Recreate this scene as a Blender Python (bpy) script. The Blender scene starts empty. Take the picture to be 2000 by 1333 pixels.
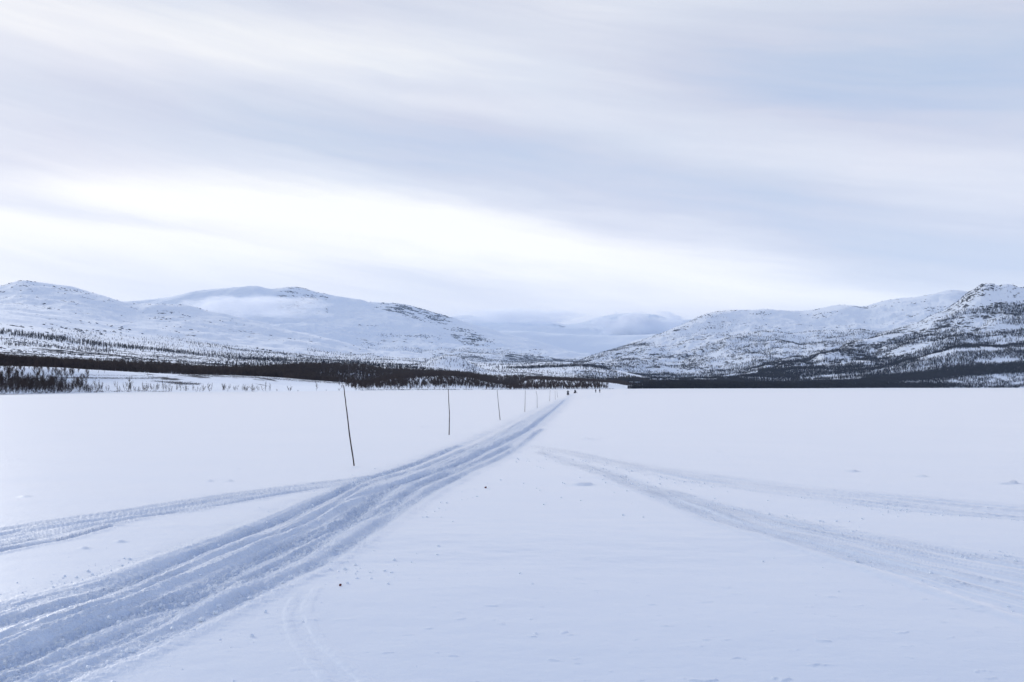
import bpy, math, random
import numpy as np
from mathutils import Vector

C = bpy.context.scene
rng = np.random.default_rng(11)
random.seed(4)

# ------------------------------------------------------------ camera
F, CX, CY, HOR, CAMH = 1944.0, 1000.0, 666.5, 756.0, 2.8     # pixels of the 2000x1333 photograph
TH = math.atan((HOR - CY) / F)
cam_d = bpy.data.cameras.new('camera'); cam = bpy.data.objects.new('camera', cam_d)
C.collection.objects.link(cam); C.camera = cam
cam_d.sensor_width = 36; cam_d.lens = 36 * F / 2000
cam_d.clip_start = 0.1; cam_d.clip_end = 120000
cam.location = (0, 0, CAMH); cam.rotation_euler = (math.pi / 2 + TH, 0, 0)

# ------------------------------------------------------------ render look
C.view_settings.view_transform = 'Standard'; C.view_settings.look = 'None'
C.view_settings.exposure = 0.0; C.view_settings.gamma = 1
C.cycles.max_bounces = 10; C.cycles.diffuse_bounces = 3; C.cycles.volume_bounces = 9
C.cycles.glossy_bounces = 2; C.cycles.transmission_bounces = 2; C.cycles.transparent_max_bounces = 8
C.cycles.volume_step_rate = 2.0; C.cycles.volume_max_steps = 128

SUN_AZ, SUN_EL = math.radians(-38), math.radians(13)
# ------------------------------------------------------------ sky
def srgb(r, g, b):
    f = lambda c: (c / 255 / 12.92) if c / 255 <= 0.04045 else ((c / 255 + 0.055) / 1.055) ** 2.4
    return (f(r), f(g), f(b), 1)

class S:
    """a socket with arithmetic"""
    nt = None
    def __init__(s, k): s.k = k
    def __add__(s, o): return op('ADD', s, o)
    def __radd__(s, o): return op('ADD', o, s)
    def __sub__(s, o): return op('SUBTRACT', s, o)
    def __rsub__(s, o): return op('SUBTRACT', o, s)
    def __mul__(s, o): return op('MULTIPLY', s, o)
    def __rmul__(s, o): return op('MULTIPLY', o, s)
    def __truediv__(s, o): return op('DIVIDE', s, o)
def op(kind, *a, clamp=False):
    n = S.nt.nodes.new('ShaderNodeMath'); n.operation = kind; n.use_clamp = clamp
    for i, v in enumerate(a):
        if isinstance(v, S): S.nt.links.new(v.k, n.inputs[i])
        else: n.inputs[i].default_value = v
    return S(n.outputs[0])
def node(kind, **kw):
    n = S.nt.nodes.new(kind)
    for k, v in kw.items(): setattr(n, k, v)
    return n
def link(a, b): S.nt.links.new(a.k if isinstance(a, S) else a, b)
def noise(vec, scale, detail=3, rough=0.5, dist=0.0):
    n = node('ShaderNodeTexNoise'); n.inputs['Scale'].default_value = scale
    n.inputs['Detail'].default_value = detail; n.inputs['Roughness'].default_value = rough
    n.inputs['Distortion'].default_value = dist
    if vec is not None: link(vec, n.inputs['Vector'])
    return S(n.outputs['Fac'])
def ramp(fac, stops, interp='LINEAR'):
    n = node('ShaderNodeValToRGB'); link(fac, n.inputs[0]); e = n.color_ramp.elements
    n.color_ramp.interpolation = interp
    while len(e) < len(stops): e.new(0.5)
    for k, (p, c) in zip(e, stops): k.position = p; k.color = c
    return n.outputs[0]
def mapping(vec, scale=(1, 1, 1), rot=(0, 0, 0), loc=(0, 0, 0)):
    n = node('ShaderNodeMapping'); n.inputs['Scale'].default_value = scale
    n.inputs['Rotation'].default_value = rot; n.inputs['Location'].default_value = loc
    link(vec, n.inputs['Vector']); return n.outputs[0]
def mixc(fac, a, b):
    n = node('ShaderNodeMix', data_type='RGBA')
    if isinstance(fac, S): link(fac, n.inputs[0])
    else: n.inputs[0].default_value = fac
    for v, i in ((a, 6), (b, 7)):
        if isinstance(v, tuple): n.inputs[i].default_value = v
        else: link(v, n.inputs[i])
    return n.outputs[2]

w = bpy.data.worlds.new('World'); C.world = w; w.use_nodes = True
S.nt = w.node_tree
for n in list(S.nt.nodes): S.nt.nodes.remove(n)
tc = node('ShaderNodeTexCoord')
sep = node('ShaderNodeSeparateXYZ'); link(tc.outputs['Generated'], sep.inputs[0])
dx, dy, dz = [S(o) for o in sep.outputs]
AZ = op('ARCTAN2', dx, dy) * 57.29578
EL = op('ARCSINE', dz) * 57.29578
cmb = node('ShaderNodeCombineXYZ'); link(AZ * 0.055, cmb.inputs[0]); link((EL + AZ * 0.10) * 0.30, cmb.inputs[1])
warp = (noise(cmb.outputs[0], 1.0, 4, 0.55) - 0.5)
cmb2 = node('ShaderNodeCombineXYZ'); link(AZ * 0.05, cmb2.inputs[0]); link((EL + AZ * 0.17) * 0.55, cmb2.inputs[1])
cmb2.inputs[2].default_value = 7.3
streak = (noise(cmb2.outputs[0], 1.0, 6, 0.55, 0.3) - 0.5)
cmb3 = node('ShaderNodeCombineXYZ'); link(AZ * 0.03, cmb3.inputs[0]); link((EL + AZ * 0.12) * 0.09, cmb3.inputs[1])
cmb3.inputs[2].default_value = 3.1
hue = noise(cmb3.outputs[0], 2.2, 3)
AZw = AZ + warp * 7.0; ELw = EL + warp * 2.6
def azel(x, y):
    u, v = (x - CX) / F, (CY - y) / F
    X, Y, Z = u, math.cos(TH) - v * math.sin(TH), math.sin(TH) + v * math.cos(TH)
    return math.degrees(math.atan2(X, Y)), math.degrees(math.atan2(Z, math.hypot(X, Y)))
def blob(x, y, sx, sy, amp, slope=0.0):
    a, e = azel(x, y); k = 57.29578 / F
    X = (AZw - a); Y = (ELw - e) + X * slope
    q = (X / (sx * k)) * (X / (sx * k)) + (Y / (sy * k)) * (Y / (sy * k))
    return op('EXPONENT', q * -0.5) * amp
BLOBS = [
    (520, 100, 330, 42, .20, .05), (60, 20, 200, 50, .05, 0), (230, 235, 330, 50, -.10, .02), (800, 285, 330, 55, -.13, .13),
    (1350, 385, 330, 45, -.15, .20), (1850, 500, 260, 48, -.08, .1), (10, 322, 95, 24, -.20, .05),
    (250, 365, 330, 20, .16, .06), (250, 460, 460, 60, .26, .05), (800, 440, 330, 45, .26, .14), (1270, 525, 330, 42, .18, .14),
    (130, 412, 190, 10, -.16, .08), (850, 545, 330, 24, -.10, .02), (1850, 165, 300, 60, -.21, .10), (1430, 120, 170, 45, -.08, .1),
    (1500, 262, 420, 32, .06, .2), (1250, 8, 170, 18, .06, 0), (1080, 640, 240, 22, -.12, 0), (700, 15, 200, 18, -.06, 0),
    (1050, 610, 160, 12, .04, 0), (1480, 585, 300, 34, .12, .06), (1900, 590, 200, 26, .06, 0), (1700, 330, 260, 26, .05, .16), (640, 330, 180, 14, .05, .1),
]
s = 0.665 - AZ * 0.0016
for b in BLOBS: s = s + blob(*b)
cmb4 = node('ShaderNodeCombineXYZ'); link(AZ * 0.09 + warp * 0.8, cmb4.inputs[0]); link((EL + AZ * 0.15 + warp * 2.0) * 1.1, cmb4.inputs[1])
streak2 = noise(cmb4.outputs[0], 1.0, 7, 0.6, 0.5) - 0.5
s = s + streak * 0.26 + streak2 * 0.17
# the part of the sky above the picture: unseen, made darker and bluer to tint the snow
up = node('ShaderNodeMapRange', interpolation_type='SMOOTHSTEP'); link(EL, up.inputs[0])
up.inputs[1].default_value = 22; up.inputs[2].default_value = 60; up.inputs[3].default_value = 0; up.inputs[4].default_value = 1
s = s - S(up.outputs[0]) * 0.55
away = node('ShaderNodeMapRange', interpolation_type='SMOOTHSTEP'); link(op('ABSOLUTE', AZ + 20), away.inputs[0])
away.inputs[1].default_value = 38; away.inputs[2].default_value = 120
s = s + S(away.outputs[0]) * 0.06  # unseen sky behind the camera, raised to brighten slopes facing it
s = op('ADD', s, 0.0, clamp=True)
cA = ramp(s, [(0, srgb(78, 120, 208)), (.35, srgb(182, 198, 226)), (.55, srgb(208, 211, 228)), (.74, srgb(227, 228, 238)), (.88, srgb(243, 242, 246)), (1, srgb(254, 253, 252))])
cB = ramp(s, [(0, srgb(78, 120, 208)), (.35, srgb(184, 201, 225)), (.55, srgb(206, 214, 230)), (.74, srgb(224, 229, 240)), (.88, srgb(242, 244, 246)), (1, srgb(254, 254, 252))])
hr = node('ShaderNodeMapRange'); link(hue, hr.inputs[0]); hr.inputs[1].default_value = .25; hr.inputs[2].default_value = .75
cloud = mixc(S(hr.outputs[0]), cA, cB)
sky = node('ShaderNodeTexSky', sky_type='NISHITA'); sky.sun_disc = False
sky.sun_elevation = SUN_EL; sky.sun_rotation = SUN_AZ; sky.altitude = 500
bg1 = node('ShaderNodeBackground'); link(sky.outputs[0], bg1.inputs[0]); bg1.inputs[1].default_value = 0.12
bg2 = node('ShaderNodeBackground'); link(cloud, bg2.inputs[0]); link(op('EXPONENT', op('MAXIMUM', EL, 0.0) * -0.11) * 0.40 + 1.0, bg2.inputs[1])
mx = node('ShaderNodeMixShader'); mx.inputs[0].default_value = 0.96
link(bg1.outputs[0], mx.inputs[1]); link(bg2.outputs[0], mx.inputs[2])
wo = node('ShaderNodeOutputWorld'); link(mx.outputs[0], wo.inputs[0])
w.cycles.sampling_method = 'MANUAL'; w.cycles.sample_map_resolution = 512

sun_d = bpy.data.lights.new('sun', 'SUN'); sun = bpy.data.objects.new('sun', sun_d); C.collection.objects.link(sun)
sun_d.energy = 1.45; sun_d.angle = math.radians(11); sun_d.color = (1, .96, .90)
sv = Vector((math.sin(SUN_AZ) * math.cos(SUN_EL), math.cos(SUN_AZ) * math.cos(SUN_EL), math.sin(SUN_EL)))
sun.rotation_euler = sv.to_track_quat('Z', 'Y').to_euler(); sun.location = sv * 100

# ------------------------------------------------------------ helpers
def tag(o, label=None, cat=None, group=None, kind=None):
    for k, v in (('label', label), ('category', cat), ('group', group), ('kind', kind)):
        if v: o[k] = v
    return o
def mesh_np(name, V, Fc, mat=None, smooth=True, attrs=None):
    me = bpy.data.meshes.new(name); V = np.asarray(V, np.float32); Fc = np.asarray(Fc, np.int32)
    k = Fc.shape[1]
    me.vertices.add(len(V)); me.vertices.foreach_set('co', V.ravel())
    me.loops.add(Fc.size); me.loops.foreach_set('vertex_index', Fc.ravel())
    me.polygons.add(len(Fc)); me.polygons.foreach_set('loop_start', np.arange(len(Fc), dtype=np.int32) * k)
    me.polygons.foreach_set('loop_total', np.full(len(Fc), k, np.int32))
    me.polygons.foreach_set('use_smooth', np.full(len(Fc), smooth, bool))
    me.update(calc_edges=True)
    for an, av in (attrs or {}).items():
        a = me.attributes.new(an, 'FLOAT', 'POINT'); a.data.foreach_set('value', np.asarray(av, np.float32).ravel())
    if mat: me.materials.append(mat)
    return me
def add(name, me, parent=None, loc=(0, 0, 0)):
    o = bpy.data.objects.new(name, me); C.collection.objects.link(o); o.location = loc
    if parent: o.parent = parent
    return o
_perm = np.random.default_rng(5).permutation(512); _perm = np.concatenate([_perm, _perm])
_g = np.random.default_rng(6).uniform(0, 2 * np.pi, 512); _gx, _gy = np.cos(_g), np.sin(_g)
def perlin(x, y):
    xi = np.floor(x).astype(np.int64); yi = np.floor(y).astype(np.int64); xf = x - xi; yf = y - yi
    u = xf ** 3 * (xf * (xf * 6 - 15) + 10); v = yf ** 3 * (yf * (yf * 6 - 15) + 10)
    def g(ix, iy, fx, fy):
        h = _perm[(_perm[ix & 511] + iy) & 511]; return _gx[h] * fx + _gy[h] * fy
    a = g(xi, yi, xf, yf); b = g(xi + 1, yi, xf - 1, yf); c = g(xi, yi + 1, xf, yf - 1); d = g(xi + 1, yi + 1, xf - 1, yf - 1)
    return (a + u * (b - a) + v * ((c + u * (d - c)) - (a + u * (b - a)))) * 1.4
def fbm(x, y, o=5, g=0.5, seed=0.0):
    r = 0; a = 1; f = 1; t = 0
    for i in range(o):
        r = r + a * perlin(x * f + seed + i * 17.3, y * f - seed + i * 9.1); t += a; a *= g; f *= 2.03
    return r / t
def smooth(a, b, x):
    t = np.clip((x - a) / (b - a), 0, 1); return t * t * (3 - 2 * t)
def pchip(xp, Y, x):
    xp = np.asarray(xp, float); Y = np.asarray(Y, float); x = np.asarray(x, float)
    sh = (-1,) + (1,) * (Y.ndim - 1); h = np.diff(xp).reshape(sh); d = np.diff(Y, axis=0) / h
    m = np.zeros_like(Y)
    if len(xp) > 2:
        w1 = 2 * h[1:] + h[:-1]; w2 = h[1:] + 2 * h[:-1]
        ok = d[:-1] * d[1:] > 0
        with np.errstate(all='ignore'):
            mm = (w1 + w2) / (w1 / d[:-1] + w2 / d[1:])
        m[1:-1] = np.where(ok, mm, 0)
    m[0] = d[0]; m[-1] = d[-1]
    x = np.clip(x, xp[0], xp[-1]); i = np.clip(np.searchsorted(xp, x, side='right') - 1, 0, len(xp) - 2)
    hh = (xp[i + 1] - xp[i]); t = (x - xp[i]) / hh
    t = t.reshape(t.shape + (1,) * (Y.ndim - 1)); hh = hh.reshape(t.shape)
    return ((1 + 2 * t) * (1 - t) ** 2 * Y[i] + t * (1 - t) ** 2 * hh * m[i] + t * t * (3 - 2 * t) * Y[i + 1] + t * t * (t - 1) * hh * m[i + 1])
def ray(x, y):
    x = np.asarray(x, float); y = np.asarray(y, float); u, v = (x - CX) / F, (CY - y) / F
    return np.stack([u, math.cos(TH) - v * math.sin(TH), math.sin(TH) + v * math.cos(TH)], -1)
def at_r(x, y, r):
    d = ray(x, y); k = r / np.hypot(d[..., 0], d[..., 1]); P = d * k[..., None]; P[..., 2] += CAMH; return P
def gnd(x, y):
    d = ray(x, y); k = -CAMH / d[..., 2]; P = d * k[..., None]; P[..., 2] = 0; return P
def proj(P):
    X, Y, Z = P[..., 0], P[..., 1], P[..., 2] - CAMH
    f = Y * math.cos(TH) + Z * math.sin(TH); u = -Y * math.sin(TH) + Z * math.cos(TH)
    return CX + F * X / f, CY - F * u / f

# ------------------------------------------------------------ materials
def new_mat(name):
    m = bpy.data.materials.new(name); m.use_nodes = True; S.nt = m.node_tree
    return m, S.nt.nodes['Principled BSDF']
def flat_mat(name, col, rough=0.7, var=0.25, scale=3.0, spec=0.3):
    m, b = new_mat(name); t = node('ShaderNodeTexCoord'); n = noise(t.outputs['Object'], scale, 4)
    c2 = tuple(c * (1 - var) for c in col) + (1,); c1 = tuple(min(1, c * (1 + var)) for c in col) + (1,)
    link(ramp(n, [(.3, c2), (.7, c1)]), b.inputs['Base Color'])
    b.inputs['Roughness'].default_value = rough; b.inputs['Specular IOR Level'].default_value = spec
    return m

def hill_mat(name, rockcol, snowcol, sc, stretch=2.6, soft=.035, bump=1.0):
    """snow over rock and heather: the attribute «rock» says how much of the ground is bare"""
    m, b = new_mat(name)
    g = node('ShaderNodeNewGeometry'); at = node('ShaderNodeAttribute', attribute_name='rock')
    p1 = mapping(g.outputs['Position'], (sc, sc * stretch * .45, sc * stretch))
    n1 = noise(p1, 1.0, 7, 0.62)
    p2 = mapping(g.outputs['Position'], (sc * .16, sc * .16, sc * .3), loc=(3.3, 1.2, .4))
    n2 = noise(p2, 1.0, 3, 0.5)
    k = n1 * 0.7 + n2 * 0.45
    thr = 0.86 - S(at.outputs['Fac']) * 0.42
    mr = node('ShaderNodeMapRange', interpolation_type='SMOOTHSTEP'); link(k - thr, mr.inputs[0])
    mr.inputs[1].default_value = -soft; mr.inputs[2].default_value = soft
    nc = noise(mapping(g.outputs['Position'], (sc * 3, sc * 3, sc * 3)), 1.0, 3)
    rc = ramp(nc, [(.3, tuple(c * .6 for c in rockcol) + (1,)), (.7, tuple(c * 1.5 for c in rockcol) + (1,))])
    link(mixc(S(mr.outputs[0]), snowcol + (1,), rc), b.inputs['Base Color'])
    b.inputs['Roughness'].default_value = 0.75; b.inputs['Specular IOR Level'].default_value = 0.2
    link((1.0 - S(mr.outputs[0])) * .4, b.inputs['Sheen Weight']); b.inputs['Sheen Roughness'].default_value = .35
    bp = node('ShaderNodeBump'); bp.inputs['Strength'].default_value = 0.6; bp.inputs['Distance'].default_value = bump / sc
    nb = noise(mapping(g.outputs['Position'], (sc * .5, sc * .5, sc * .9)), 1.0, 6, 0.6)
    link(nb * 0.10, bp.inputs['Height']); link(bp.outputs[0], b.inputs['Normal'])
    return m
SNOW = (0.86, 0.91, 0.95)
M_near = hill_mat('bank_snow', (.045, .035, .028), SNOW, 1 / 9.0, 3.5, bump=.5)
M_left = hill_mat('fell_snow', (.04, .042, .05), SNOW, 1 / 30.0, 2.2, bump=.8)
M_rightm = hill_mat('rocky_fell_snow', (.045, .045, .05), SNOW, 1 / 26.0, 1.6, bump=.6)
M_far = hill_mat('far_fell_snow', (.06, .065, .075), SNOW, 1 / 100.0, 2.4, bump=1.0)

# ------------------------------------------------------------ terrain sheets
SHEETS = {}
def sheet(name, x0, x1, step, lines, mat, sub=44, noises=(), bumps=(), label=None):
    """lines: near to far, each (r, y, rock, amp); r, y, rock are numbers or {pixel column: value}"""
    xs = np.arange(x0, x1 + step, step, dtype=float)
    f = lambda q: np.full(len(xs), float(q)) if np.isscalar(q) else pchip(sorted(q), [q[k] for k in sorted(q)], xs)
    P = np.stack([at_r(xs, f(l[1]), f(l[0])) for l in lines]); R = np.stack([f(l[2]) for l in lines])
    A = np.stack([f(l[3]) for l in lines])
    t = np.linspace(0, len(lines) - 1, (len(lines) - 1) * sub + 1); kn = np.arange(len(lines))
    G = pchip(kn, P, t); RK = pchip(kn, R, t); AM = pchip(kn, A, t)
    for (sx, sy, o, g, sd, k) in noises:
        G[..., 2] += AM * k * fbm(G[..., 0] / sx, G[..., 1] / sy, o, g, sd)
    for (bx, br, bw, bd, bh) in bumps:                      # a knoll: column, distance, half widths, height
        c = at_r(np.array(bx), np.array(HOR), np.array(br))
        u = c[:2] / np.hypot(*c[:2]); q = G[..., :2] - c[:2]
        al = q[..., 0] * u[0] + q[..., 1] * u[1]; ac = q[..., 0] * u[1] - q[..., 1] * u[0]
        G[..., 2] += bh * np.exp(-(al / bd) ** 2 - np.abs(ac / bw) ** 2.4)
    nr, nc = len(t), len(xs); i = np.arange(nr * nc).reshape(nr, nc)
    Fc = np.stack([i[:-1, :-1], i[:-1, 1:], i[1:, 1:], i[1:, :-1]], -1).reshape(-1, 4)
    o = add(name, mesh_np(name, G.reshape(-1, 3), Fc, mat, attrs={'rock': RK}))
    tag(o, kind='structure'); SHEETS[name] = (xs, t, G)
    return o
def on_sheet(name, x, t):
    xs, ts, G = SHEETS[name]
    a = np.clip((x - xs[0]) / (xs[1] - xs[0]), 0, len(xs) - 1.001); b = np.clip(t / (ts[1] - ts[0]), 0, len(ts) - 1.001)
    i, j = a.astype(int), b.astype(int); u, v = (a - i)[:, None], (b - j)[:, None]
    return (G[j, i] * (1 - u) + G[j, i + 1] * u) * (1 - v) + (G[j + 1, i] * (1 - u) + G[j + 1, i + 1] * u) * v

SH_Y = {-900: 774, 0: 769.5, 130: 767.5, 250: 766, 500: 765, 750: 763, 1000: 761.6, 1130: 761, 1250: 759.8, 1400: 759.2, 1600: 758.6, 1800: 758.1, 2000: 757.9, 2900: 757.7}
def shore_r(x): return CAMH * F / (np.interp(x, sorted(SH_Y), [SH_Y[k] for k in sorted(SH_Y)]) - HOR)
XK = sorted(SH_Y)
def rr(k, c=0): return {x: float(shore_r(x)) * k + c for x in XK}
def yy(d): return d

# low ground and forest terraces along the lake
below = {x: SH_Y[x] + 1.2 for x in XK}
B1 = {-900: 700, -300: 706, 0: 714, 100: 717, 200: 723, 340: 730.5, 500: 735, 600: 742, 680: 748, 710: 751, 760: 741, 800: 737, 870: 734, 920: 738.5, 965: 749, 1000: 753, 1040: 741.5, 1100: 743.5, 1160: 746, 1200: 749, 1250: 757, 1300: 757.5, 1400: 756.5, 1600: 755.8, 1750: 755, 1850: 750, 2000: 745, 2900: 735}
B15 = {k: v + 1.5 for k, v in B1.items()}
B2 = {-900: 690, 0: 709, 100: 712, 200: 714, 300: 714, 400: 721, 500: 722, 600: 717, 700: 718, 750: 724, 850: 730, 900: 733, 960: 738, 1000: 738, 1100: 741, 1200: 746, 1250: 751, 1300: 752, 1400: 752, 1500: 751, 1600: 748, 1700: 742, 1800: 732, 1850: 726, 1900: 722, 2000: 716, 2900: 690}
PL = {-900: 670, 0: 688, 100: 692, 200: 697, 300: 703, 400: 708, 500: 711, 600: 711, 700: 713, 850: 721, 900: 727, 930: 728, 1000: 729, 1100: 733, 1200: 741, 1300: 749, 1400: 750, 1500: 749, 1600: 746, 1700: 740, 1900: 730, 2900: 720}
DL = {-900: 610, 0: 645, 100: 658, 200: 673, 300: 682.5, 400: 692, 500: 700, 600: 705, 700: 708, 800: 714, 900: 723, 930: 722, 970: 719, 1000: 718, 1050: 717, 1090: 716, 1120: 714.5, 1150: 716, 1180: 720, 1200: 727, 1260: 742, 1350: 749, 1500: 750, 1700: 745, 1900: 740, 2900: 740}
MB = {-900: 575, 0: 612, 100: 622, 200: 640, 300: 655, 400: 668, 500: 680, 600: 690, 700: 697, 800: 703, 900: 712, 1000: 714, 1100: 714, 1200: 728, 1350: 745, 2900: 745}
CR = {-900: 575, -300: 570, 0: 563, 45: 555.5, 80: 560, 140: 568, 200: 583, 270: 598, 282: 597, 340: 600, 400: 611, 450: 620, 500: 630, 560: 645, 620: 659, 680: 673, 720: 684, 800: 692, 900: 705, 1000: 712, 1100: 718, 1200: 730, 1350: 745, 2900: 745}
sheet('hills', -700, 1420, 1.6, [
    (rr(.985), below, 0.0, 0), (rr(1.0, 3), {x: SH_Y[x] - .3 for x in XK}, 0.1, .3),
    (rr(1.13), {k: B1[k] * .42 + np.interp(k, XK, [SH_Y[x] for x in XK]) * .58 for k in B1}, {-900: .3, 0: .3, 100: .35, 320: .40, 420: .40, 500: .40, 600: .3, 700: .3, 1000: .3, 1040: .15, 1300: .1}, .8),
    (rr(1.30), B1, {-900: .2, 0: .2, 250: .25, 400: .35, 600: .35, 700: .3, 1300: .1}, .6),
    (rr(1.42), B15, .2, .4),
    (rr(1.9), B2, .35, 2),
    ({-900: 1500, 0: 1600, 600: 1900, 1000: 2300, 1300: 2700}, PL, {-900: .62, 0: .62, 300: .62, 500: .52, 700: .4, 900: .2, 1000: .5, 1200: .6, 1300: .3}, 5),
    ({-900: 2500, 0: 2600, 600: 3000, 1000: 2800, 1300: 3300}, DL, {-900: .3, 0: .25, 300: .35, 500: .5, 700: .5, 900: .3, 1300: .2}, 5),
    ({-900: 3800, 0: 4000, 600: 4200, 1300: 4300}, MB, {-900: .3, 0: .32, 300: .32, 600: .38, 1300: .3}, 16),
    ({-900: 5500, 0: 5600, 600: 5400, 1300: 5000}, {k: CR[k] * .62 + np.interp(k, sorted(MB), [MB[q] for q in sorted(MB)]) * .38 + 2 for k in CR}, {-900: .35, 0: .38, 700: .30, 1300: .2}, 26),
    ({-900: 7000, 0: 7000, 600: 6500, 1300: 5600}, CR, {-900: .3, 0: .36, 200: .36, 500: .25, 1300: .2}, 13),
    ({-900: 9500, 0: 9500, 1300: 7500}, {k: CR[k] + 60 for k in CR}, .1, 5),
], M_left, sub=34, noises=[(420, 620, 7, .58, 3.0, 1.9), (60, 90, 3, .5, 8.0, .12)],
    bumps=[(880, 2330, 58, 120, 33), (705, 4100, 75, 200, 14), (1545, 3000, 1, 1, 0)])

# big left-centre mountain
sheet('mountain_left', 60, 1420, 1.8, [
    ({0: 5200}, {0: 735, 2000: 745}, .2, 0) if False else (5400, {0: 735, 1000: 735, 1500: 748}, .3, 0),
    (6500, {0: 690, 500: 690, 700: 706, 800: 711, 900: 714, 1000: 714, 1100: 712, 1250: 722, 1500: 740}, {0: .5, 700: .62, 1100: .6, 1500: .5}, 18),
    (7600, {0: 660, 500: 670, 700: 690, 800: 693, 900: 694, 1000: 698, 1100: 704, 1250: 716, 1500: 738}, {0: .4, 500: .45, 800: .55, 1000: .55, 1500: .4}, 40),
    (9000, {0: 640, 440: 625, 500: 630, 600: 633, 640: 636, 700: 648, 850: 672, 900: 676, 1000: 684, 1100: 698, 1250: 714, 1500: 735}, {0: .2, 600: .2, 850: .3, 1000: .3, 1500: .2}, 55),
    (9700, {0: 636, 440: 622, 500: 627, 560: 633, 640: 638, 700: 634, 850: 652, 900: 664, 960: 668, 1000: 678, 1100: 694, 1250: 712, 1500: 735}, {0: .1, 700: .1, 860: .25, 900: .42, 960: .42, 1000: .2, 1500: .2}, 45),
    (11000, {0: 615, 300: 600, 430: 590, 560: 590, 650: 600, 740: 606, 850: 630, 920: 642, 1000: 662, 1100: 684, 1250: 708, 1500: 735}, {0: .2, 700: .25, 740: .42, 860: .42, 920: .2, 1500: .2}, 30),
    (12000, {0: 605, 100: 601, 330: 583, 380: 570, 430: 565, 500: 562, 530: 567, 545: 566, 575: 564, 620: 573, 700: 587, 725: 593, 770: 593.5, 800: 598, 830: 607, 860: 616, 900: 629, 950: 643, 1000: 656, 1050: 669, 1100: 683, 1150: 697, 1250: 712, 1500: 740}, {0: .2, 560: .25, 600: .4, 650: .2, 700: .2, 740: .5, 850: .4, 900: .2, 1500: .2}, 14),
    (15000, {0: 660, 560: 640, 900: 690, 1100: 735, 1500: 750}, .1, 0),
], M_far, sub=36, noises=[(900, 1300, 7, .60, 21.0, 2.4)])

# far plateau and cloud-capped peaks up the valley
sheet('mountain_far', 560, 1620, 2.4, [
    (12400, {500: 740, 1500: 740}, .1, 0),
    (13200, {500: 700, 950: 690, 1150: 700, 1300: 690, 1700: 700}, .15, 60),
    (14600, {500: 660, 900: 650, 1000: 648, 1100: 652, 1200: 655, 1290: 652, 1350: 650, 1700: 650}, .15, 25),
    (15600, {500: 668, 1700: 662}, .1, 0),
    (17500, {500: 640, 900: 640, 1100: 645, 1200: 640, 1300: 638, 1700: 640}, .25, 90),
    (19200, {500: 600, 800: 612, 850: 614, 880: 621, 905: 617, 960: 624, 1000: 631, 1040: 626, 1060: 627, 1110: 634, 1150: 628, 1185: 618, 1210: 614, 1230: 612, 1280: 616, 1310: 624, 1340: 627, 1420: 622, 1700: 610}, .25, 25),
    (22000, {500: 650, 1700: 650}, .1, 0),
], M_far, sub=30, noises=[(1400, 1900, 7, .56, 31.0, 1.5)])
sheet('mountain_spur', 1120, 1480, 1.6, [
    (7600, {1100: 735, 1500: 735}, .2, 0),
    (8300, {1100: 735, 1200: 700, 1240: 690, 1300: 680, 1480: 670}, .2, 10),
    (9200, {1100: 735, 1180: 700, 1212: 680, 1225: 673, 1243: 664.5, 1290: 660, 1330: 657, 1480: 650}, .32, 6),
    (11000, {1100: 750, 1480: 700}, .1, 0),
], M_far, sub=24, noises=[(300, 500, 5, .5, 41.0, 1.0)])

# right-hand mountains
sheet('mountain_right_back', 1040, 2700, 1.6, [
    ({1000: 3000, 1500: 3300, 2700: 4200}, {1000: 757, 2700: 757}, .3, 0),
    ({1000: 3400, 1500: 3900, 2700: 4600}, {1000: 745, 1100: 741, 1200: 743, 1300: 746, 1400: 742, 1500: 732, 1700: 728, 2700: 700}, {1000: .4, 1300: .45, 2700: .3}, 10),
    ({1000: 3700, 1500: 4400, 2700: 5000}, {1000: 738, 1100: 727, 1200: 730, 1300: 730, 1400: 722, 1500: 705, 1600: 700, 1800: 690, 2700: 680}, {1000: .4, 1300: .5, 2700: .4}, 26),
    ({1000: 4000, 1500: 5100, 2700: 5600}, {1000: 728, 1100: 718, 1150: 714, 1200: 710, 1300: 704, 1400: 683, 1500: 670, 1600: 667, 1700: 668, 1800: 660, 2700: 640}, {1000: .4, 1250: .55, 1400: .5, 1600: .4, 2700: .3}, 42),
    ({1000: 4300, 1500: 5900, 2700: 6400}, {1000: 724, 1100: 714, 1150: 706, 1200: 697, 1300: 673, 1400: 645, 1500: 640, 1600: 640, 1700: 635, 1800: 625, 2700: 610}, {1000: .45, 1300: .5, 1400: .38, 1600: .3, 2700: .3}, 40),
    ({1000: 4600, 1500: 6800, 2700: 7500}, {1000: 722, 1100: 712, 1130: 707, 1160: 698, 1200: 684.5, 1250: 668, 1300: 650, 1340: 632, 1385: 613.5, 1420: 609.5, 1470: 608, 1500: 606.5, 1580: 608.5, 1600: 606, 1643: 599, 1665: 600, 1682: 602, 1710: 594, 1740: 586, 1790: 582, 1830: 574, 1860: 569, 1890: 572, 2000: 590, 2700: 590}, {1000: .4, 1300: .42, 1400: .36, 1600: .3, 2700: .3}, 13),
    ({1000: 5600, 1500: 8800, 2700: 9500}, {1000: 750, 1200: 735, 1400: 680, 1700: 670, 2700: 660}, .1, 0),
], M_rightm, sub=40, noises=[(330, 420, 7, .58, 51.0, 1.35)])

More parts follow.
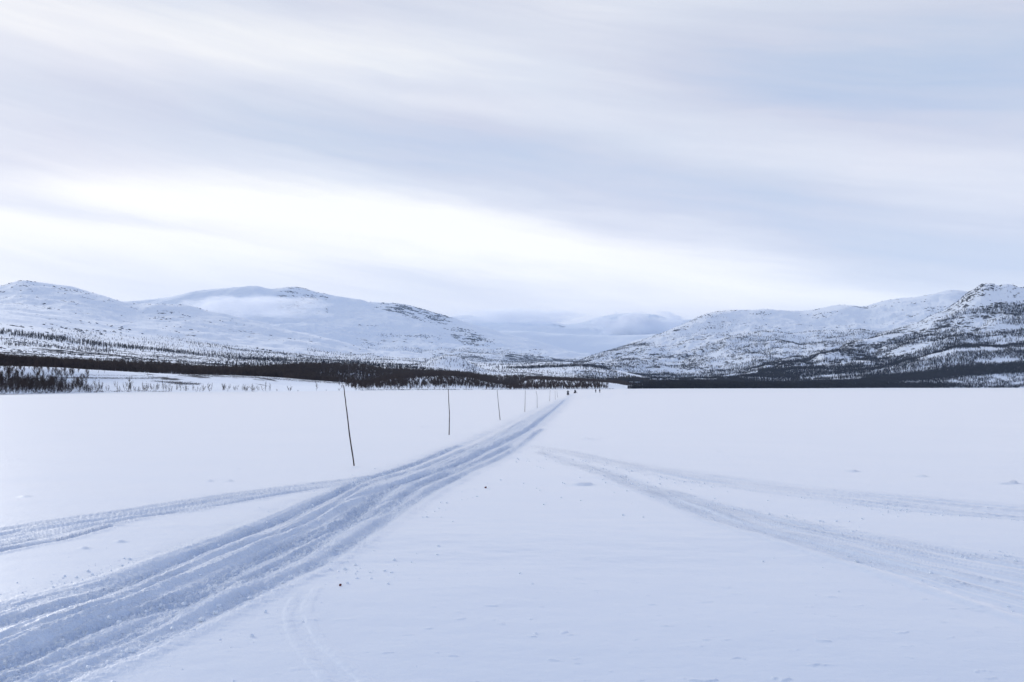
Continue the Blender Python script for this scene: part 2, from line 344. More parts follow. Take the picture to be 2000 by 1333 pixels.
sheet('mountain_right', 1220, 2700, 1.5, [
    (rr(.985), below, 0, 0), (rr(1.0, 3), {x: SH_Y[x] - .1 for x in XK}, .2, .5),
    (rr(1.06), {1200: 757, 1300: 754, 1400: 753, 1500: 752.5, 1600: 751, 1700: 750, 1800: 747, 1900: 743, 2000: 740, 2700: 720}, {1200: .3, 1700: .3, 1900: .4, 2700: .4}, 3),
    ({1200: 1900, 1500: 2800, 1700: 3050, 2000: 3250, 2700: 3400}, {1200: 756, 1300: 750, 1400: 746, 1450: 744, 1500: 746, 1600: 744, 1700: 739, 1750: 735, 1850: 722, 1900: 715, 2000: 708, 2700: 690}, {1200: .3, 1300: .3, 2700: .3}, 8),
    ({1200: 2200, 1500: 3200, 1700: 3350, 2000: 3550, 2700: 3700}, {1200: 756, 1300: 748, 1400: 741, 1450: 736, 1500: 730, 1600: 728, 1700: 722, 1745: 713, 1780: 704, 1830: 690, 1870: 677.5, 1900: 678, 2000: 677, 2700: 650}, {1200: .3, 1500: .4, 1700: .5, 1850: .55, 2700: .5}, 13),
    ({1200: 2350, 1500: 3320, 1700: 3480, 2000: 3700, 2700: 3900}, {1200: 757, 1300: 748.5, 1400: 740, 1450: 734, 1500: 725, 1600: 722, 1700: 716, 1745: 711, 1780: 706, 1830: 694, 1870: 683, 1900: 681, 2000: 675, 2700: 640}, {1200: .3, 1500: .4, 1700: .5, 1850: .5, 2700: .5}, 13),
    ({1200: 2500, 1500: 3600, 1700: 3900, 2000: 4250, 2700: 4500}, {1200: 757, 1300: 749, 1400: 739, 1450: 731, 1500: 717, 1550: 706, 1600: 700, 1650: 693, 1700: 688, 1750: 672, 1800: 656, 1850: 642, 1900: 628, 2000: 620, 2700: 600}, {1200: .3, 1500: .4, 1600: .4, 1700: .5, 1850: .5, 2700: .45}, 34),
    ({1200: 2700, 1500: 3850, 1700: 4300, 1900: 4700, 2700: 4900}, {1200: 757, 1300: 750, 1400: 739, 1450: 729, 1500: 712, 1540: 700, 1575: 694, 1600: 688, 1625: 688, 1650: 678, 1700: 661, 1735: 648, 1765: 642, 1800: 629, 1830: 612, 1850: 604, 1870: 592, 1888: 576, 1905: 565, 1922: 556.5, 1935: 557.5, 1950: 562, 1965: 559, 1978: 561, 1990: 564, 2100: 560, 2300: 575, 2700: 590}, {1200: .3, 1500: .5, 1700: .62, 1850: .45, 1900: .40, 1950: .30, 2700: .35}, 12),
    ({1200: 3300, 1500: 4500, 1900: 5700, 2700: 6000}, {1200: 757, 1500: 745, 1900: 650, 2700: 650}, .2, 0),
], M_rightm, sub=38, noises=[(240, 300, 7, .58, 61.0, 1.3)], bumps=[(1613, 3720, 45, 90, 16), (1545, 3600, 55, 90, 10)])

# ------------------------------------------------------------ the frozen lake: one sheet with the tracks pressed into it
def path(pts): return gnd(np.array([p[0] for p in pts], float), np.array([p[1] for p in pts], float))[:, :2]
def smooth_path(P, n=6):
    t = np.arange(len(P)); return pchip(t, P, np.linspace(0, len(P) - 1, (len(P) - 1) * n + 1))
def pdist(P, X, Y, maxd=6.0):
    D = np.full(X.shape, 1e3)
    for a, b in zip(P[:-1], P[1:]):
        lo = np.minimum(a, b) - maxd; hi = np.maximum(a, b) + maxd
        k = np.nonzero((X > lo[0]) & (X < hi[0]) & (Y > lo[1]) & (Y < hi[1]))[0]
        if not len(k): continue
        e = b - a; L = max((e ** 2).sum(), 1e-9); px, py = X[k] - a[0], Y[k] - a[1]
        t = np.clip((px * e[0] + py * e[1]) / L, 0, 1)
        D[k] = np.minimum(D[k], np.hypot(px - t * e[0], py - t * e[1]))
    return D
def inside(P, X, Y):
    r = np.zeros(X.shape, bool); n = len(P); k = np.nonzero((X > P[:, 0].min()) & (X < P[:, 0].max()) & (Y > P[:, 1].min()) & (Y < P[:, 1].max()))[0]
    x, y = X[k], Y[k]; q = np.zeros(len(k), bool)
    for i in range(n):
        a, b = P[i], P[(i + 1) % n]
        c = (a[1] > y) != (b[1] > y)
        with np.errstate(all='ignore'): q ^= c & (x < (b[0] - a[0]) * (y - a[1]) / (b[1] - a[1]) + a[0])
    r[k] = q; return r
UP = [(-420, 1330), (-200, 1250), (0, 1180), (210, 1125), (350, 1076), (455, 1041), (595, 981), (700, 944), (760, 926), (805, 907), (870, 880), (930, 853), (1000, 820), (1050, 797), (1085, 783), (1103, 776), (1115, 769.5)]
LO = [(-420, 1560), (-200, 1440), (0, 1375), (200, 1285), (400, 1192), (520, 1135), (600, 1098), (705, 1032), (775, 990), (845, 960), (932, 917), (1020, 868), (1072, 825), (1100, 800), (1116, 784), (1121, 776), (1122, 769.5)]
L_UP = [(-300, 1090), (0, 1030), (245, 995), (455, 964), (600, 945), (720, 930), (800, 915)]
L_LO = [(-300, 1140), (0, 1075), (210, 1029), (455, 986), (595, 961), (700, 948), (800, 925)]
RA_U = [(1040, 868), (1130, 882), (1300, 912), (1559, 948), (1744, 966), (2000, 990), (2300, 1012)]
RA_L = [(1030, 874), (1130, 896), (1300, 933), (1485, 961), (1670, 985), (1855, 1004), (2000, 1017), (2300, 1045)]
RB_U = [(1060, 880), (1180, 915), (1300, 955), (1485, 998), (1670, 1038), (1855, 1068), (2000, 1090), (2300, 1125)]
RB_L = [(1040, 885), (1180, 935), (1300, 978), (1374, 1015), (1522, 1060), (1670, 1106), (1818, 1155), (2000, 1216), (2300, 1330)]
RUTS = [  # path, half width, depth, shoulder
    ([(-300, 1330), (0, 1238), (210, 1170), (420, 1080), (595, 1017), (652, 980), (715, 941), (810, 912), (897, 879), (950, 855), (1020, 818), (1060, 796), (1095, 777)], .20, -.035, .0),
    ([(-300, 1345), (0, 1246), (210, 1179), (420, 1087), (595, 1024), (655, 987), (720, 946), (812, 918), (900, 884), (955, 859), (1025, 820)], .10, .05, .02),
    ([(-300, 1300), (0, 1217), (175, 1165), (420, 1066), (560, 1013), (640, 975), (705, 940), (800, 911), (900, 870)], .22, .10, .03),
    ([(-300, 1270), (0, 1190), (210, 1136), (350, 1088), (455, 1052), (600, 990), (700, 946)], .16, .05, .03),
    ([(-300, 1420), (0, 1300), (175, 1230), (350, 1167), (507, 1090), (600, 1050), (687, 1011), (740, 969), (792, 941), (880, 913), (967, 871), (1020, 846), (1075, 806), (1104, 781)], .26, .15, .06),
    ([(-300, 1460), (0, 1338), (120, 1290), (245, 1245), (400, 1165), (490, 1130), (600, 1075), (700, 1020), (740, 1005), (820, 950), (900, 918), (1000, 872)], .20, .08, .05),
    ([(0, 1275), (210, 1203), (400, 1122), (560, 1052), (660, 1008), (730, 962), (850, 918)], .12, .04, .03),
    ([(100, 1335), (300, 1250), (500, 1155), (620, 1100), (720, 1040), (800, 985), (900, 930), (990, 888), (1060, 838)], .16, .06, .04),
    ([(-300, 1128), (0, 1066), (210, 1022), (330, 1002), (455, 983), (595, 958), (700, 945)], .10, .05, .02),
    ([(-300, 1142), (0, 1076), (150, 1046), (215, 1028)], .10, .07, .03),
    ([(-300, 1094), (0, 1034), (245, 998), (455, 966), (600, 947), (720, 931)], .12, .04, .02),
    ([(0, 1044), (245, 1008), (455, 974), (600, 954)], .12, .03, .02),
    (RB_L, .20, -.07, .0), ([(1200, 932), (1374, 1003), (1522, 1046), (1670, 1088), (1790, 1118)], .35, .07, .03),
    ([(1180, 915), (1300, 960), (1485, 1006), (1670, 1046), (1855, 1078), (2000, 1102)], .22, .05, .02),
    (RA_L, .16, .04, .02), (RA_U, .16, .03, .02), ([(1130, 890), (1300, 922), (1485, 946), (1670, 968), (2000, 1000)], .12, .03, .02),
    ([(575, 1170), (562, 1198), (570, 1235), (595, 1275), (640, 1333)], .08, -.016, 0), ([(620, 1150), (602, 1180), (616, 1234), (670, 1292), (715, 1333), (760, 1380)], .09, -.018, 0),
    ([(598, 1160), (582, 1190), (593, 1234), (630, 1285), (680, 1333)], .12, .008, .004),
    ([(1128, 775.5), (1180, 771), (1260, 768)], .5, .06, .05), ([(1125, 779), (1200, 775)], .5, .05, .05),
]
HUMPS = [(692, 913, .16, .16, .05), (877, 852, .16, .16, .05), (977, 822, .2, .2, .06), (1165, 860, .9, .18, .10), (1150, 859, .3, .14, .16), (1180, 861, .35, .12, .14), (1137, 945.5, .28, .10, .13), (1147, 944, .2, .08, .08), (1664, 921, .16, .10, .14), (1800, 931, .14, .08, .10),
         (1965, 947, .14, .08, .12), (1980, 946, .12, .08, .12), (1413, 883, .2, .1, .08), (410, 940, .1, .08, .08), (465, 916, .1, .08, .08), (446, 940, .12, .08, .08), (237, 1058, .1, .05, .05), (165, 1071, .08, .04, .05), (50, 972, .12, .08, .07), (830, 834, .2, .15, .18)]
az = np.concatenate([np.radians(np.linspace(-31, 31, 2100)), np.radians(np.arange(33, 328, 3.0))])
dyv = np.concatenate([np.array([5400, 3000, 1900, 1300, 1000, 850, 740, 680]), np.arange(640, 12, -1.05), np.arange(12, 1.2, -.3)])
rad = np.concatenate([CAMH * F / dyv, [6000, 9000, 15000, 25000, 45000]])
A, R = np.meshgrid(az, rad); X = (R * np.sin(A)).ravel(); Y = (R * np.cos(A)).ravel(); Rf = R.ravel()
Z = np.zeros_like(X)
near = smooth(700, 120, Rf)
Z += .07 * fbm(X / 9, Y / 7, 3, .5, 1.0) * near * smooth(7, 12, Rf) + .012 * fbm(X / 1.3, Y / 1.0, 4, .55, 2.0) * smooth(220, 60, Rf)
wnd = smooth(.05, .5, fbm(X / 30, Y / 12, 3, .5, 4.0)); Z += .024 * wnd * fbm(X / 1.3, Y / .6, 4, .6, 5.0) * smooth(160, 40, Rf)
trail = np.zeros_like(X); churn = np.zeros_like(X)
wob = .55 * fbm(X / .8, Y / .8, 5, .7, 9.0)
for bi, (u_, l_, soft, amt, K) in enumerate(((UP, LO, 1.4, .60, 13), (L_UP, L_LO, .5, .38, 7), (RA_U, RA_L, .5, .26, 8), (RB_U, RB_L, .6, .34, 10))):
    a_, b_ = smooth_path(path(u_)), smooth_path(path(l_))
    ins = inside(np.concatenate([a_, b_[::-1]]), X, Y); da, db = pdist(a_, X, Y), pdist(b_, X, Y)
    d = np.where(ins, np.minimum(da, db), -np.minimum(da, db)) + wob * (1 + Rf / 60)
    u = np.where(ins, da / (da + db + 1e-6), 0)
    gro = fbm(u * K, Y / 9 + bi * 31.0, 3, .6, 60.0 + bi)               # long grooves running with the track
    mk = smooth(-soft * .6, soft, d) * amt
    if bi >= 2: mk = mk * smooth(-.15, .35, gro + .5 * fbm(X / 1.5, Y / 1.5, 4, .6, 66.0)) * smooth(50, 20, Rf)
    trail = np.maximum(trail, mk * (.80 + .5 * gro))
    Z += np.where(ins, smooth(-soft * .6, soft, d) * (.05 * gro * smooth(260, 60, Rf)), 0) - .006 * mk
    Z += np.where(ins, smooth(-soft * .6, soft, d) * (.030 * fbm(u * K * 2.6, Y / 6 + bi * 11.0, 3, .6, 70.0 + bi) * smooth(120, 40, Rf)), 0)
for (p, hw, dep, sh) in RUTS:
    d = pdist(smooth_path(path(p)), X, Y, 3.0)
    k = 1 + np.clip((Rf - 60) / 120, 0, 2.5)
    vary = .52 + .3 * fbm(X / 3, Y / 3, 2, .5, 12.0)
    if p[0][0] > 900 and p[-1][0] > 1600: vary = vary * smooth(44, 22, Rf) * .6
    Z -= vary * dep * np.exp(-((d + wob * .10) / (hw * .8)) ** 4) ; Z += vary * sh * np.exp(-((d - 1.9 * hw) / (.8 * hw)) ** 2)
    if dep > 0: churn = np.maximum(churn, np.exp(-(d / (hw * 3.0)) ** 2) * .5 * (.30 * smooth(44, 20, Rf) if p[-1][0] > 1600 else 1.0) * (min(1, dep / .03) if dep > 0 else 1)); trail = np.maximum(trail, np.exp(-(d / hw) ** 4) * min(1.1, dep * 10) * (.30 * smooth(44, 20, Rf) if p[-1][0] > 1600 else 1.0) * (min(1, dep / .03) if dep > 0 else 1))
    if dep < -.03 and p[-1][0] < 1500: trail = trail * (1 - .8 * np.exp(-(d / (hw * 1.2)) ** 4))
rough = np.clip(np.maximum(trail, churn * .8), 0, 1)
Z += .012 * smooth(.30, .5, fbm(X / .4, Y / .25, 4, .55, 18.0)) * smooth(-.1, .4, fbm(X / 14, Y / 20, 3, .5, 19.0)) * smooth(200, 50, Rf) * (Rf > 8)
clump = smooth(-.1, .35, fbm(X / 1.4, Y / 1.4, 3, .5, 14.0))
fine = smooth(90, 25, Rf)
Z += rough * (.09 * fbm(X / .16, Y / .16, 4, .7, 15.0) * (.7 + .4 * clump)) * fine + rough * .030 * fbm(X / 1.6, Y / 1.6, 3, .5, 16.0) * smooth(300, 80, Rf)
for (hx, hy, wx, wy, hh) in HUMPS:
    c = gnd(np.array(float(hx)), np.array(float(hy))); hh *= .75; q = ((X - c[0]) / wx) ** 2 + ((Y - c[1]) / (wy * 1.5)) ** 2
    k = q < 9; Z[k] += hh * np.exp(-q[k]) * (1 + .6 * perlin(X[k] * 5, Y[k] * 5))
Z = np.where(Rf < 9, Z * 0, Z)
nr, nc = R.shape; I = np.arange(nr * nc).reshape(nr, nc); J = np.roll(I, -1, axis=1)
Fq = np.stack([I[:-1], I[1:], J[1:], J[:-1]], -1).reshape(-1, 4)[:, ::-1]
V = np.stack([X, Y, Z], -1)
V = np.concatenate([V, [[0, 0, 0]]])
cen = len(V) - 1
Ft = np.stack([I[0], J[0], np.full(nc, cen), np.full(nc, cen)], -1)

m, b = new_mat('lake_snow'); M_lake = m
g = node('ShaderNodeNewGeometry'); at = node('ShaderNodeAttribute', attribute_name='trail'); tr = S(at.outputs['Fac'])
pos = g.outputs['Position']
n_big = noise(mapping(pos, (.05, .12, .1)), 1.0, 4)
fresh = mixc(n_big, (.755, .822, .885, 1), (.81, .865, .915, 1))
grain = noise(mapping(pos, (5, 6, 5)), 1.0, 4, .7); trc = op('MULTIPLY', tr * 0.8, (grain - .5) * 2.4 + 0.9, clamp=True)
link(mixc(trc, fresh, (.68, .78, .91, 1)), b.inputs['Base Color'])  # packed snow runs bluer; also carries shade of the churned facets as colour
link(op('ADD', tr * 0.3, 0.5), b.inputs['Roughness'])
link(op('SUBTRACT', 0.7, tr * 0.3), b.inputs['Specular IOR Level'])
link(op('SUBTRACT', 0.52, tr * 0.2), b.inputs['Sheen Weight']); b.inputs['Sheen Roughness'].default_value = .30
b.inputs['Sheen Tint'].default_value = (1, .95, .91, 1)
h1 = noise(mapping(pos, (7, 9, 7)), 1.0, 5, .65) * (tr * .075 + .005)
h2 = noise(mapping(pos, (1.1, 2.6, 1), rot=(0, 0, .35)), 1.0, 4, .6) * .008
h3 = noise(mapping(pos, (24, 30, 24)), 1.0, 3, .6) * (tr * .02 + .002)
bp = node('ShaderNodeBump'); bp.inputs['Strength'].default_value = 1.0; bp.inputs['Distance'].default_value = 1.0
link(h1 + h2 + h3, bp.inputs['Height']); link(bp.outputs[0], b.inputs['Normal'])
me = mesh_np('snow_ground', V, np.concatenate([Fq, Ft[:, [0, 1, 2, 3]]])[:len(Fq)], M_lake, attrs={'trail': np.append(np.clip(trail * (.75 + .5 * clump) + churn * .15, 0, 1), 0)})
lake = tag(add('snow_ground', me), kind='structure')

def ground_z(x, y):
    return 0.0

# ------------------------------------------------------------ birch trees
M_bark = flat_mat('birch_bark', (.050, .040, .038), .85, .4, 2.0, .15)
M_twig = flat_mat('birch_twigs', (.058, .041, .034), .9, .4, .3, .1)
M_twig_far = flat_mat('far_birch_twigs', (.026, .024, .030), .9, .35, .02, .1)
def prism(V, Fc, a, b, ra, rb, n=3, base=None):
    a, b = np.array(a, float), np.array(b, float); d = b - a; d /= (np.linalg.norm(d) + 1e-9)
    s = np.cross(d, [0.3, 1, .1]); s /= np.linalg.norm(s); t = np.cross(d, s); k = len(V)
    ids = None if base is None else list(base)
    for c, r in (((a, ra), (b, rb)) if base is None else ((b, rb),)):
        for i in range(n):
            q = 2 * math.pi * i / n; V.append(c + r * (math.cos(q) * s + math.sin(q) * t))
    lo = ids or [k + i for i in range(n)]; hi = [len(V) - n + i for i in range(n)]
    for i in range(n):
        j = (i + 1) % n; Fc.append((lo[i], lo[j], hi[j])); Fc.append((lo[i], hi[j], hi[i]))
    return hi
def birch(seed, h=5.0, stems=3, spread=.5, twigs=60, thick=.07, tw=.022):
    r = random.Random(seed); TV, TF, CV, CF = [], [], [], []; root = None
    for s_ in range(stems):
        a0 = r.uniform(0, 6.28); p = np.array([math.cos(a0) * .15 * (stems > 1), math.sin(a0) * .15 * (stems > 1), -.05])
        lean = r.uniform(.3, 1) * spread * (stems > 1) + .06; d = np.array([math.cos(a0) * lean, math.sin(a0) * lean, 1.0])
        hh = h * r.uniform(.7, 1) if s_ else h; n = 6; pts = [p]
        for i in range(n):
            d = d + np.array([r.gauss(0, .10), r.gauss(0, .10), .06]); d /= np.linalg.norm(d); p = p + d * hh / n; pts.append(p)
        rad_ = thick * r.uniform(.75, 1.1)
        ring = root
        for i in range(n):
            if root is None: ring = prism(TV, TF, pts[0] - [0, 0, .02], pts[0], rad_, rad_); root = ring
            ring = prism(TV, TF, pts[i], pts[i + 1], rad_ * (1 - i / n * .85), rad_ * (1 - (i + 1) / n * .85), base=ring)
        for k in range(twigs // stems):
            f = r.uniform(.12, 1.0) ** .8 * n; i = min(int(f), n - 1); q = pts[i] + (pts[i + 1] - pts[i]) * (f - i)
            a = r.uniform(0, 6.28); L = hh * r.uniform(.10, .26) * (1.25 - f / n); e = np.array([math.cos(a) * .75, math.sin(a) * .75, r.uniform(.5, 1.3)]); e /= np.linalg.norm(e)
            mid = q + e * L * .55; end = mid + (e + np.array([r.gauss(0, .25), r.gauss(0, .25), .35])) * L * .5
            prism(CV, CF, q, mid, tw, tw * .8); prism(CV, CF, mid, end, tw * .8, tw * .3)
            for _ in range(3):
                z = mid + (end - mid) * r.uniform(-.6, .8); g_ = e + np.array([r.gauss(0, .7), r.gauss(0, .7), r.uniform(0, .6)])
                prism(CV, CF, z, z + g_ * L * .38, tw * .7, tw * .25)
    return (np.array(TV), np.array(TF)), (np.array(CV), np.array(CF))
def light_birch(seed, h=5.0, w=1.5, n=26, tw=.12):
    """a birch seen from a kilometre or more: trunk plus slender triangles for the sprays of twigs"""
    r = random.Random(seed); V, Fc = [], []; tk = tw * 1.5
    def blade(a, b, wd):
        a, b = np.array(a), np.array(b); s_ = np.cross(b - a, [r.gauss(0, 1), r.gauss(0, 1), .2]); s_ /= np.linalg.norm(s_) + 1e-9; k = len(V)
        V.extend([a - s_ * wd * .5, a + s_ * wd * .5, b]); Fc.append((k, k + 1, k + 2))
    for k in range(r.choice((1, 1, 2))):
        ox, oy = r.gauss(0, .03), r.gauss(0, .03); t = (ox + r.gauss(0, .07), oy + r.gauss(0, .07), h)
        blade((ox, oy, -.06), t, tk); blade((ox, oy, -.06), t, tk)
    for k in range(n):
        f = r.uniform(.10, .86); a = r.uniform(0, 6.28); L = w * math.sqrt(math.sin(math.pi * min(1, f * .95 + .10))) * r.uniform(.45, 1.1); z = f * h
        blade((math.cos(a) * L * .15, math.sin(a) * L * .15, z * .8), (math.cos(a) * L, math.sin(a) * L, min(h * r.uniform(.9, 1.02), z + h * r.uniform(.08, .30))), tw * r.uniform(.6, 1.4))
    return np.array(V), np.array(Fc)
LB_MID = [light_birch(i, 1.0, .34, 42, .033) for i in range(8)]
LB_FAR = [light_birch(50 + i, 1.0, .24, 10, .068) for i in range(6)]
def bake(name, pts, hs, temps, mat, label, group=None):
    Vs, Fs, off = [], [], 0; N = len(pts)
    which = rng.integers(0, len(temps), N); ang = rng.uniform(0, 6.28, N); wd = rng.uniform(.8, 1.3, N)
    for k, (tv, tf) in enumerate(temps):
        i = np.nonzero(which == k)[0]
        if not len(i): continue
        c, s_ = np.cos(ang[i])[:, None], np.sin(ang[i])[:, None]; sw = (hs[i] * wd[i])[:, None]
        x = (tv[None, :, 0] * c - tv[None, :, 1] * s_) * sw + pts[i, 0:1]; y = (tv[None, :, 0] * s_ + tv[None, :, 1] * c) * sw + pts[i, 1:2]
        z = tv[None, :, 2] * hs[i][:, None] + pts[i, 2:3]
        Vs.append(np.stack([x, y, z], -1).reshape(-1, 3)); Fs.append((tf[None] + (np.arange(len(i)) * len(tv))[:, None, None] + off).reshape(-1, 3)); off += len(i) * len(tv)
    o = add(name, mesh_np(name, np.concatenate(Vs), np.concatenate(Fs), mat, smooth=False))
    tag(o, label, 'trees', kind='stuff'); return o
def in_poly(P, x, y):
    P = np.array(P, float); q = np.zeros(len(x), bool)
    for i in range(len(P)):
        a, b = P[i], P[(i + 1) % len(P)]; c = (a[1] > y) != (b[1] > y)
        with np.errstate(all='ignore'): q ^= c & (x < (b[0] - a[0]) * (y - a[1]) / (b[1] - a[1]) + a[0])
    return q
def scatter(sh, x0, x1, t0, t1, n, hmin, hmax, poly=None, clump=None, cs=60., seed=0., edge=0., xe=0., jit=0.):
    x = rng.uniform(x0, x1, n); t = rng.uniform(t0, t1, n); P = on_sheet(sh, x, t); ok = np.ones(n, bool)
    if poly:
        u, v = proj(P); ok &= in_poly(poly, u + rng.normal(0, 1 + jit * 5, n), v + rng.normal(0, .3 + jit, n))
    if edge:
        e = np.minimum(t - t0, t1 - t) / edge; ok &= e > .5 + .9 * fbm(P[:, 0] / 35, P[:, 1] / 35, 3, .6, seed + 77) + rng.normal(0, .15, n)
    if xe:
        e = np.minimum(x - x0, x1 - x) / xe; ok &= e > rng.random(n)
    if clump is not None:
        c = fbm(P[:, 0] / cs, P[:, 1] / (cs * .6), 4, .55, seed); ok &= (c + rng.normal(0, .08, n)) > clump
    P = P[ok]; return P, rng.uniform(hmin, hmax, len(P))
def cat(*q): return np.concatenate([a[0] for a in q]), np.concatenate([a[1] for a in q])

# dense belt behind the left bank, and on through the middle (hills lines: 3 crest, 4 dip, 5 belt back, 6 plateau, 7 upper belt)
belt = cat(
    scatter('hills', -120, 620, 3.9, 5.12, 5400, 3.2, 8.0, edge=.30, seed=1.),
    scatter('hills', 480, 1010, 3.9, 5.15, 6500, 4.0, 7.2, clump=-.28, cs=45, edge=.22, seed=2.),
    scatter('hills', 560, 960, 4.6, 5.0, 1500, 5, 8, clump=-.1, cs=30),
    scatter('hills', 980, 1290, 3.9, 5.2, 4300, 3.5, 6.5, clump=-.20, cs=60, edge=.2, xe=30),
    scatter('hills', 500, 790, 3.3, 4.0, 1100, 4, 6, poly=[(560, 735), (790, 735), (780, 752), (640, 747), (560, 740)], jit=1, clump=-.25, cs=25),
)
bake('forest', *belt, LB_MID, M_twig, 'dense dark leafless birch forest belt behind the snowy left bank')
mid = cat(
    scatter('hills', 660, 1010, 1.6, 3.1, 2700, 3.0, 6.0, clump=-.16, cs=25, seed=3., xe=70, edge=.3),
    scatter('hills', 760, 1000, 1.2, 2.0, 260, 2.5, 4.5, clump=-.02, cs=25, seed=3.5),
    scatter('hills', 985, 1190, 1.15, 2.7, 1300, 3.2, 5.5, clump=-.22, cs=22, seed=4., xe=25),
    scatter('hills', 985, 1225, 2.5, 3.1, 260, 2.5, 4),
    scatter('hills', 1180, 1400, 3.2, 6.9, 26000, 4, 8, clump=-.36, cs=90, seed=4.8, xe=40, jit=1, poly=[(1170, 737), (1260, 741), (1400, 738), (1400, 760), (1262, 760), (1200, 748)]),
    scatter('hills', -120, 200, 1.4, 2.75, 380, 2.6, 5.4, xe=110, clump=-.22, cs=14, seed=4.5),
)
bake('birch_scrub', *mid, LB_MID, M_twig, 'patchy birch scrub on the low snowy banks of the lake shore')
up_ = cat(
    scatter('hills', -120, 560, 6.70, 7.06, 3000, 6, 11, clump=-.20, cs=90, seed=5., edge=.12),
    scatter('hills', 100, 620, 7.0, 7.7, 2000, 4, 8, poly=[(60, 640), (180, 648), (300, 650), (420, 672), (620, 700), (500, 702), (300, 684), (60, 655)], jit=2, clump=-.05, cs=110, seed=5.5),
    scatter('hills', 300, 640, 7.5, 8.3, 1500, 4, 8, poly=[(300, 655), (330, 655), (420, 672), (560, 690), (640, 694), (640, 700), (500, 692), (400, 680)], jit=1),
    scatter('hills', -120, 560, 5.05, 6.7, 4600, 1.5, 6, clump=.10, cs=90, seed=6.),
    scatter('hills', -120, 260, 6.25, 6.6, 900, 3, 7, clump=-.05, cs=60, seed=6.6, xe=80),
    scatter('hills', 440, 930, 5.3, 7.9, 9500, 4, 7, clump=.0, cs=230, seed=7.),
    scatter('hills', 960, 1215, 6.85, 7.1, 2300, 4, 10, clump=-.32, cs=50, seed=7.5, xe=70, edge=.08),
    scatter('hills', 900, 1260, 5.3, 6.8, 2300, 3, 6, clump=.03, cs=60, seed=8.),
    scatter('hills', 1120, 1330, 5.3, 7.0, 2600, 5, 9, clump=-.10, cs=80, seed=8.5, xe=40),
)
bake('upland_scrub', *up_, LB_FAR, M_twig_far, 'scattered birch scrub and thin tree lines on the open slopes below the left fells')
far_ = cat(
    scatter('mountain_left', 440, 1320, .7, 2.3, 21000, 7, 12, clump=-.03, cs=420, seed=9.),
    scatter('mountain_left', 600, 1200, .8, 1.6, 9000, 7, 12, clump=.03, cs=300, seed=9.9),
    scatter('hills', 600, 1100, 7.3, 8.6, 5000, 5, 8, clump=-.03, cs=200, seed=9.4),
)
bake('valley_scrub', *far_, LB_FAR, M_twig_far, 'thin birch woods across the valley floor below the central mountain')
# right side
rb = cat(
    scatter('mountain_right_back', 1060, 2000, .3, 2.0, 32000, 6, 10, clump=-.16, cs=230, seed=10.),
    scatter('mountain_right_back', 1120, 2000, 1.8, 3.3, 26000, 6, 10, clump=.0, cs=240, seed=10.5),
    scatter('mountain_right_back', 1400, 1760, 2.9, 3.7, 5000, 6, 10, clump=.0, cs=120, seed=10.8, xe=60),
    scatter('mountain_right_back', 1120, 1440, 3.6, 5.0, 3500, 6, 9, clump=.1, cs=130, seed=11.),
    scatter('mountain_right_back', 1060, 1300, 4.3, 5.0, 3600, 6, 10, poly=[(1090, 724), (1150, 700), (1240, 672), (1290, 672), (1240, 690), (1160, 712)], jit=1.5),
)
bake('birch_wood', *rb, LB_FAR, M_twig_far, 'thin leafless birch woods on the lower slopes of the rounded right fell')
rf = cat(
    scatter('mountain_right', 1230, 2080, 1.0, 3.05, 46000, 4.5, 8, jit=1.1, poly=[(1262, 760), (1300, 749), (1350, 745), (1500, 745), (1600, 745), (1700, 740), (1760, 735), (1830, 725), (1860, 718), (1960, 713), (2080, 708), (2080, 726), (1960, 730), (1900, 735), (1850, 742), (1790, 745), (1755, 747), (1760, 749), (1830, 750), (1890, 752), (1850, 756), (1800, 760)]),
    scatter('mountain_right', 1680, 2080, 2.0, 3.15, 20000, 5, 8.5, jit=.8, poly=[(1680, 741), (1760, 734), (1830, 723), (1860, 717), (1960, 711), (2080, 705), (2080, 724), (1960, 730), (1880, 735), (1800, 741), (1680, 750)]),
    scatter('mountain_right', 1780, 2080, .9, 2.95, 9000, 4.5, 7, clump=-.06, cs=45, seed=12.),
    scatter('mountain_right', 1230, 1560, 1.0, 2.6, 5000, 5, 8, clump=-.12, cs=60, seed=12.5, xe=40),
    scatter('mountain_right', 1225, 1800, .95, 1.3, 3500, 4, 6, clump=-.25, cs=40, seed=12.7, xe=10),
)
bake('lakeside_forest', *rf, LB_FAR, M_twig_far, 'solid dark band of birch forest along the far right shore of the frozen lake')
rs = cat(
    scatter('mountain_right', 1400, 2080, 3.0, 4.0, 16000, 6, 10, clump=-.10, cs=170, seed=13.),
    scatter('mountain_right', 1480, 2080, 4.0, 5.0, 5000, 5, 8, clump=-.3, cs=90, seed=14.),
    scatter('mountain_right', 1480, 2080, 4.9, 6.3, 24000, 7, 11, clump=-.02, cs=230, seed=15.),
    scatter('mountain_right', 1480, 2080, 6.2, 6.8, 5000, 6, 10, clump=.16, cs=200, seed=16.),
    scatter('mountain_right', 1480, 1890, 6.93, 7.02, 800, 5, 9, clump=-.05, cs=110, seed=16.),
    scatter('mountain_right', 1250, 1560, 2.6, 7, 11000, 5, 8, clump=-.22, cs=100, seed=17.),
)
bake('slope_forest', *rs, LB_FAR, M_twig_far, 'leafless birch forest thinning out up the craggy right mountain')
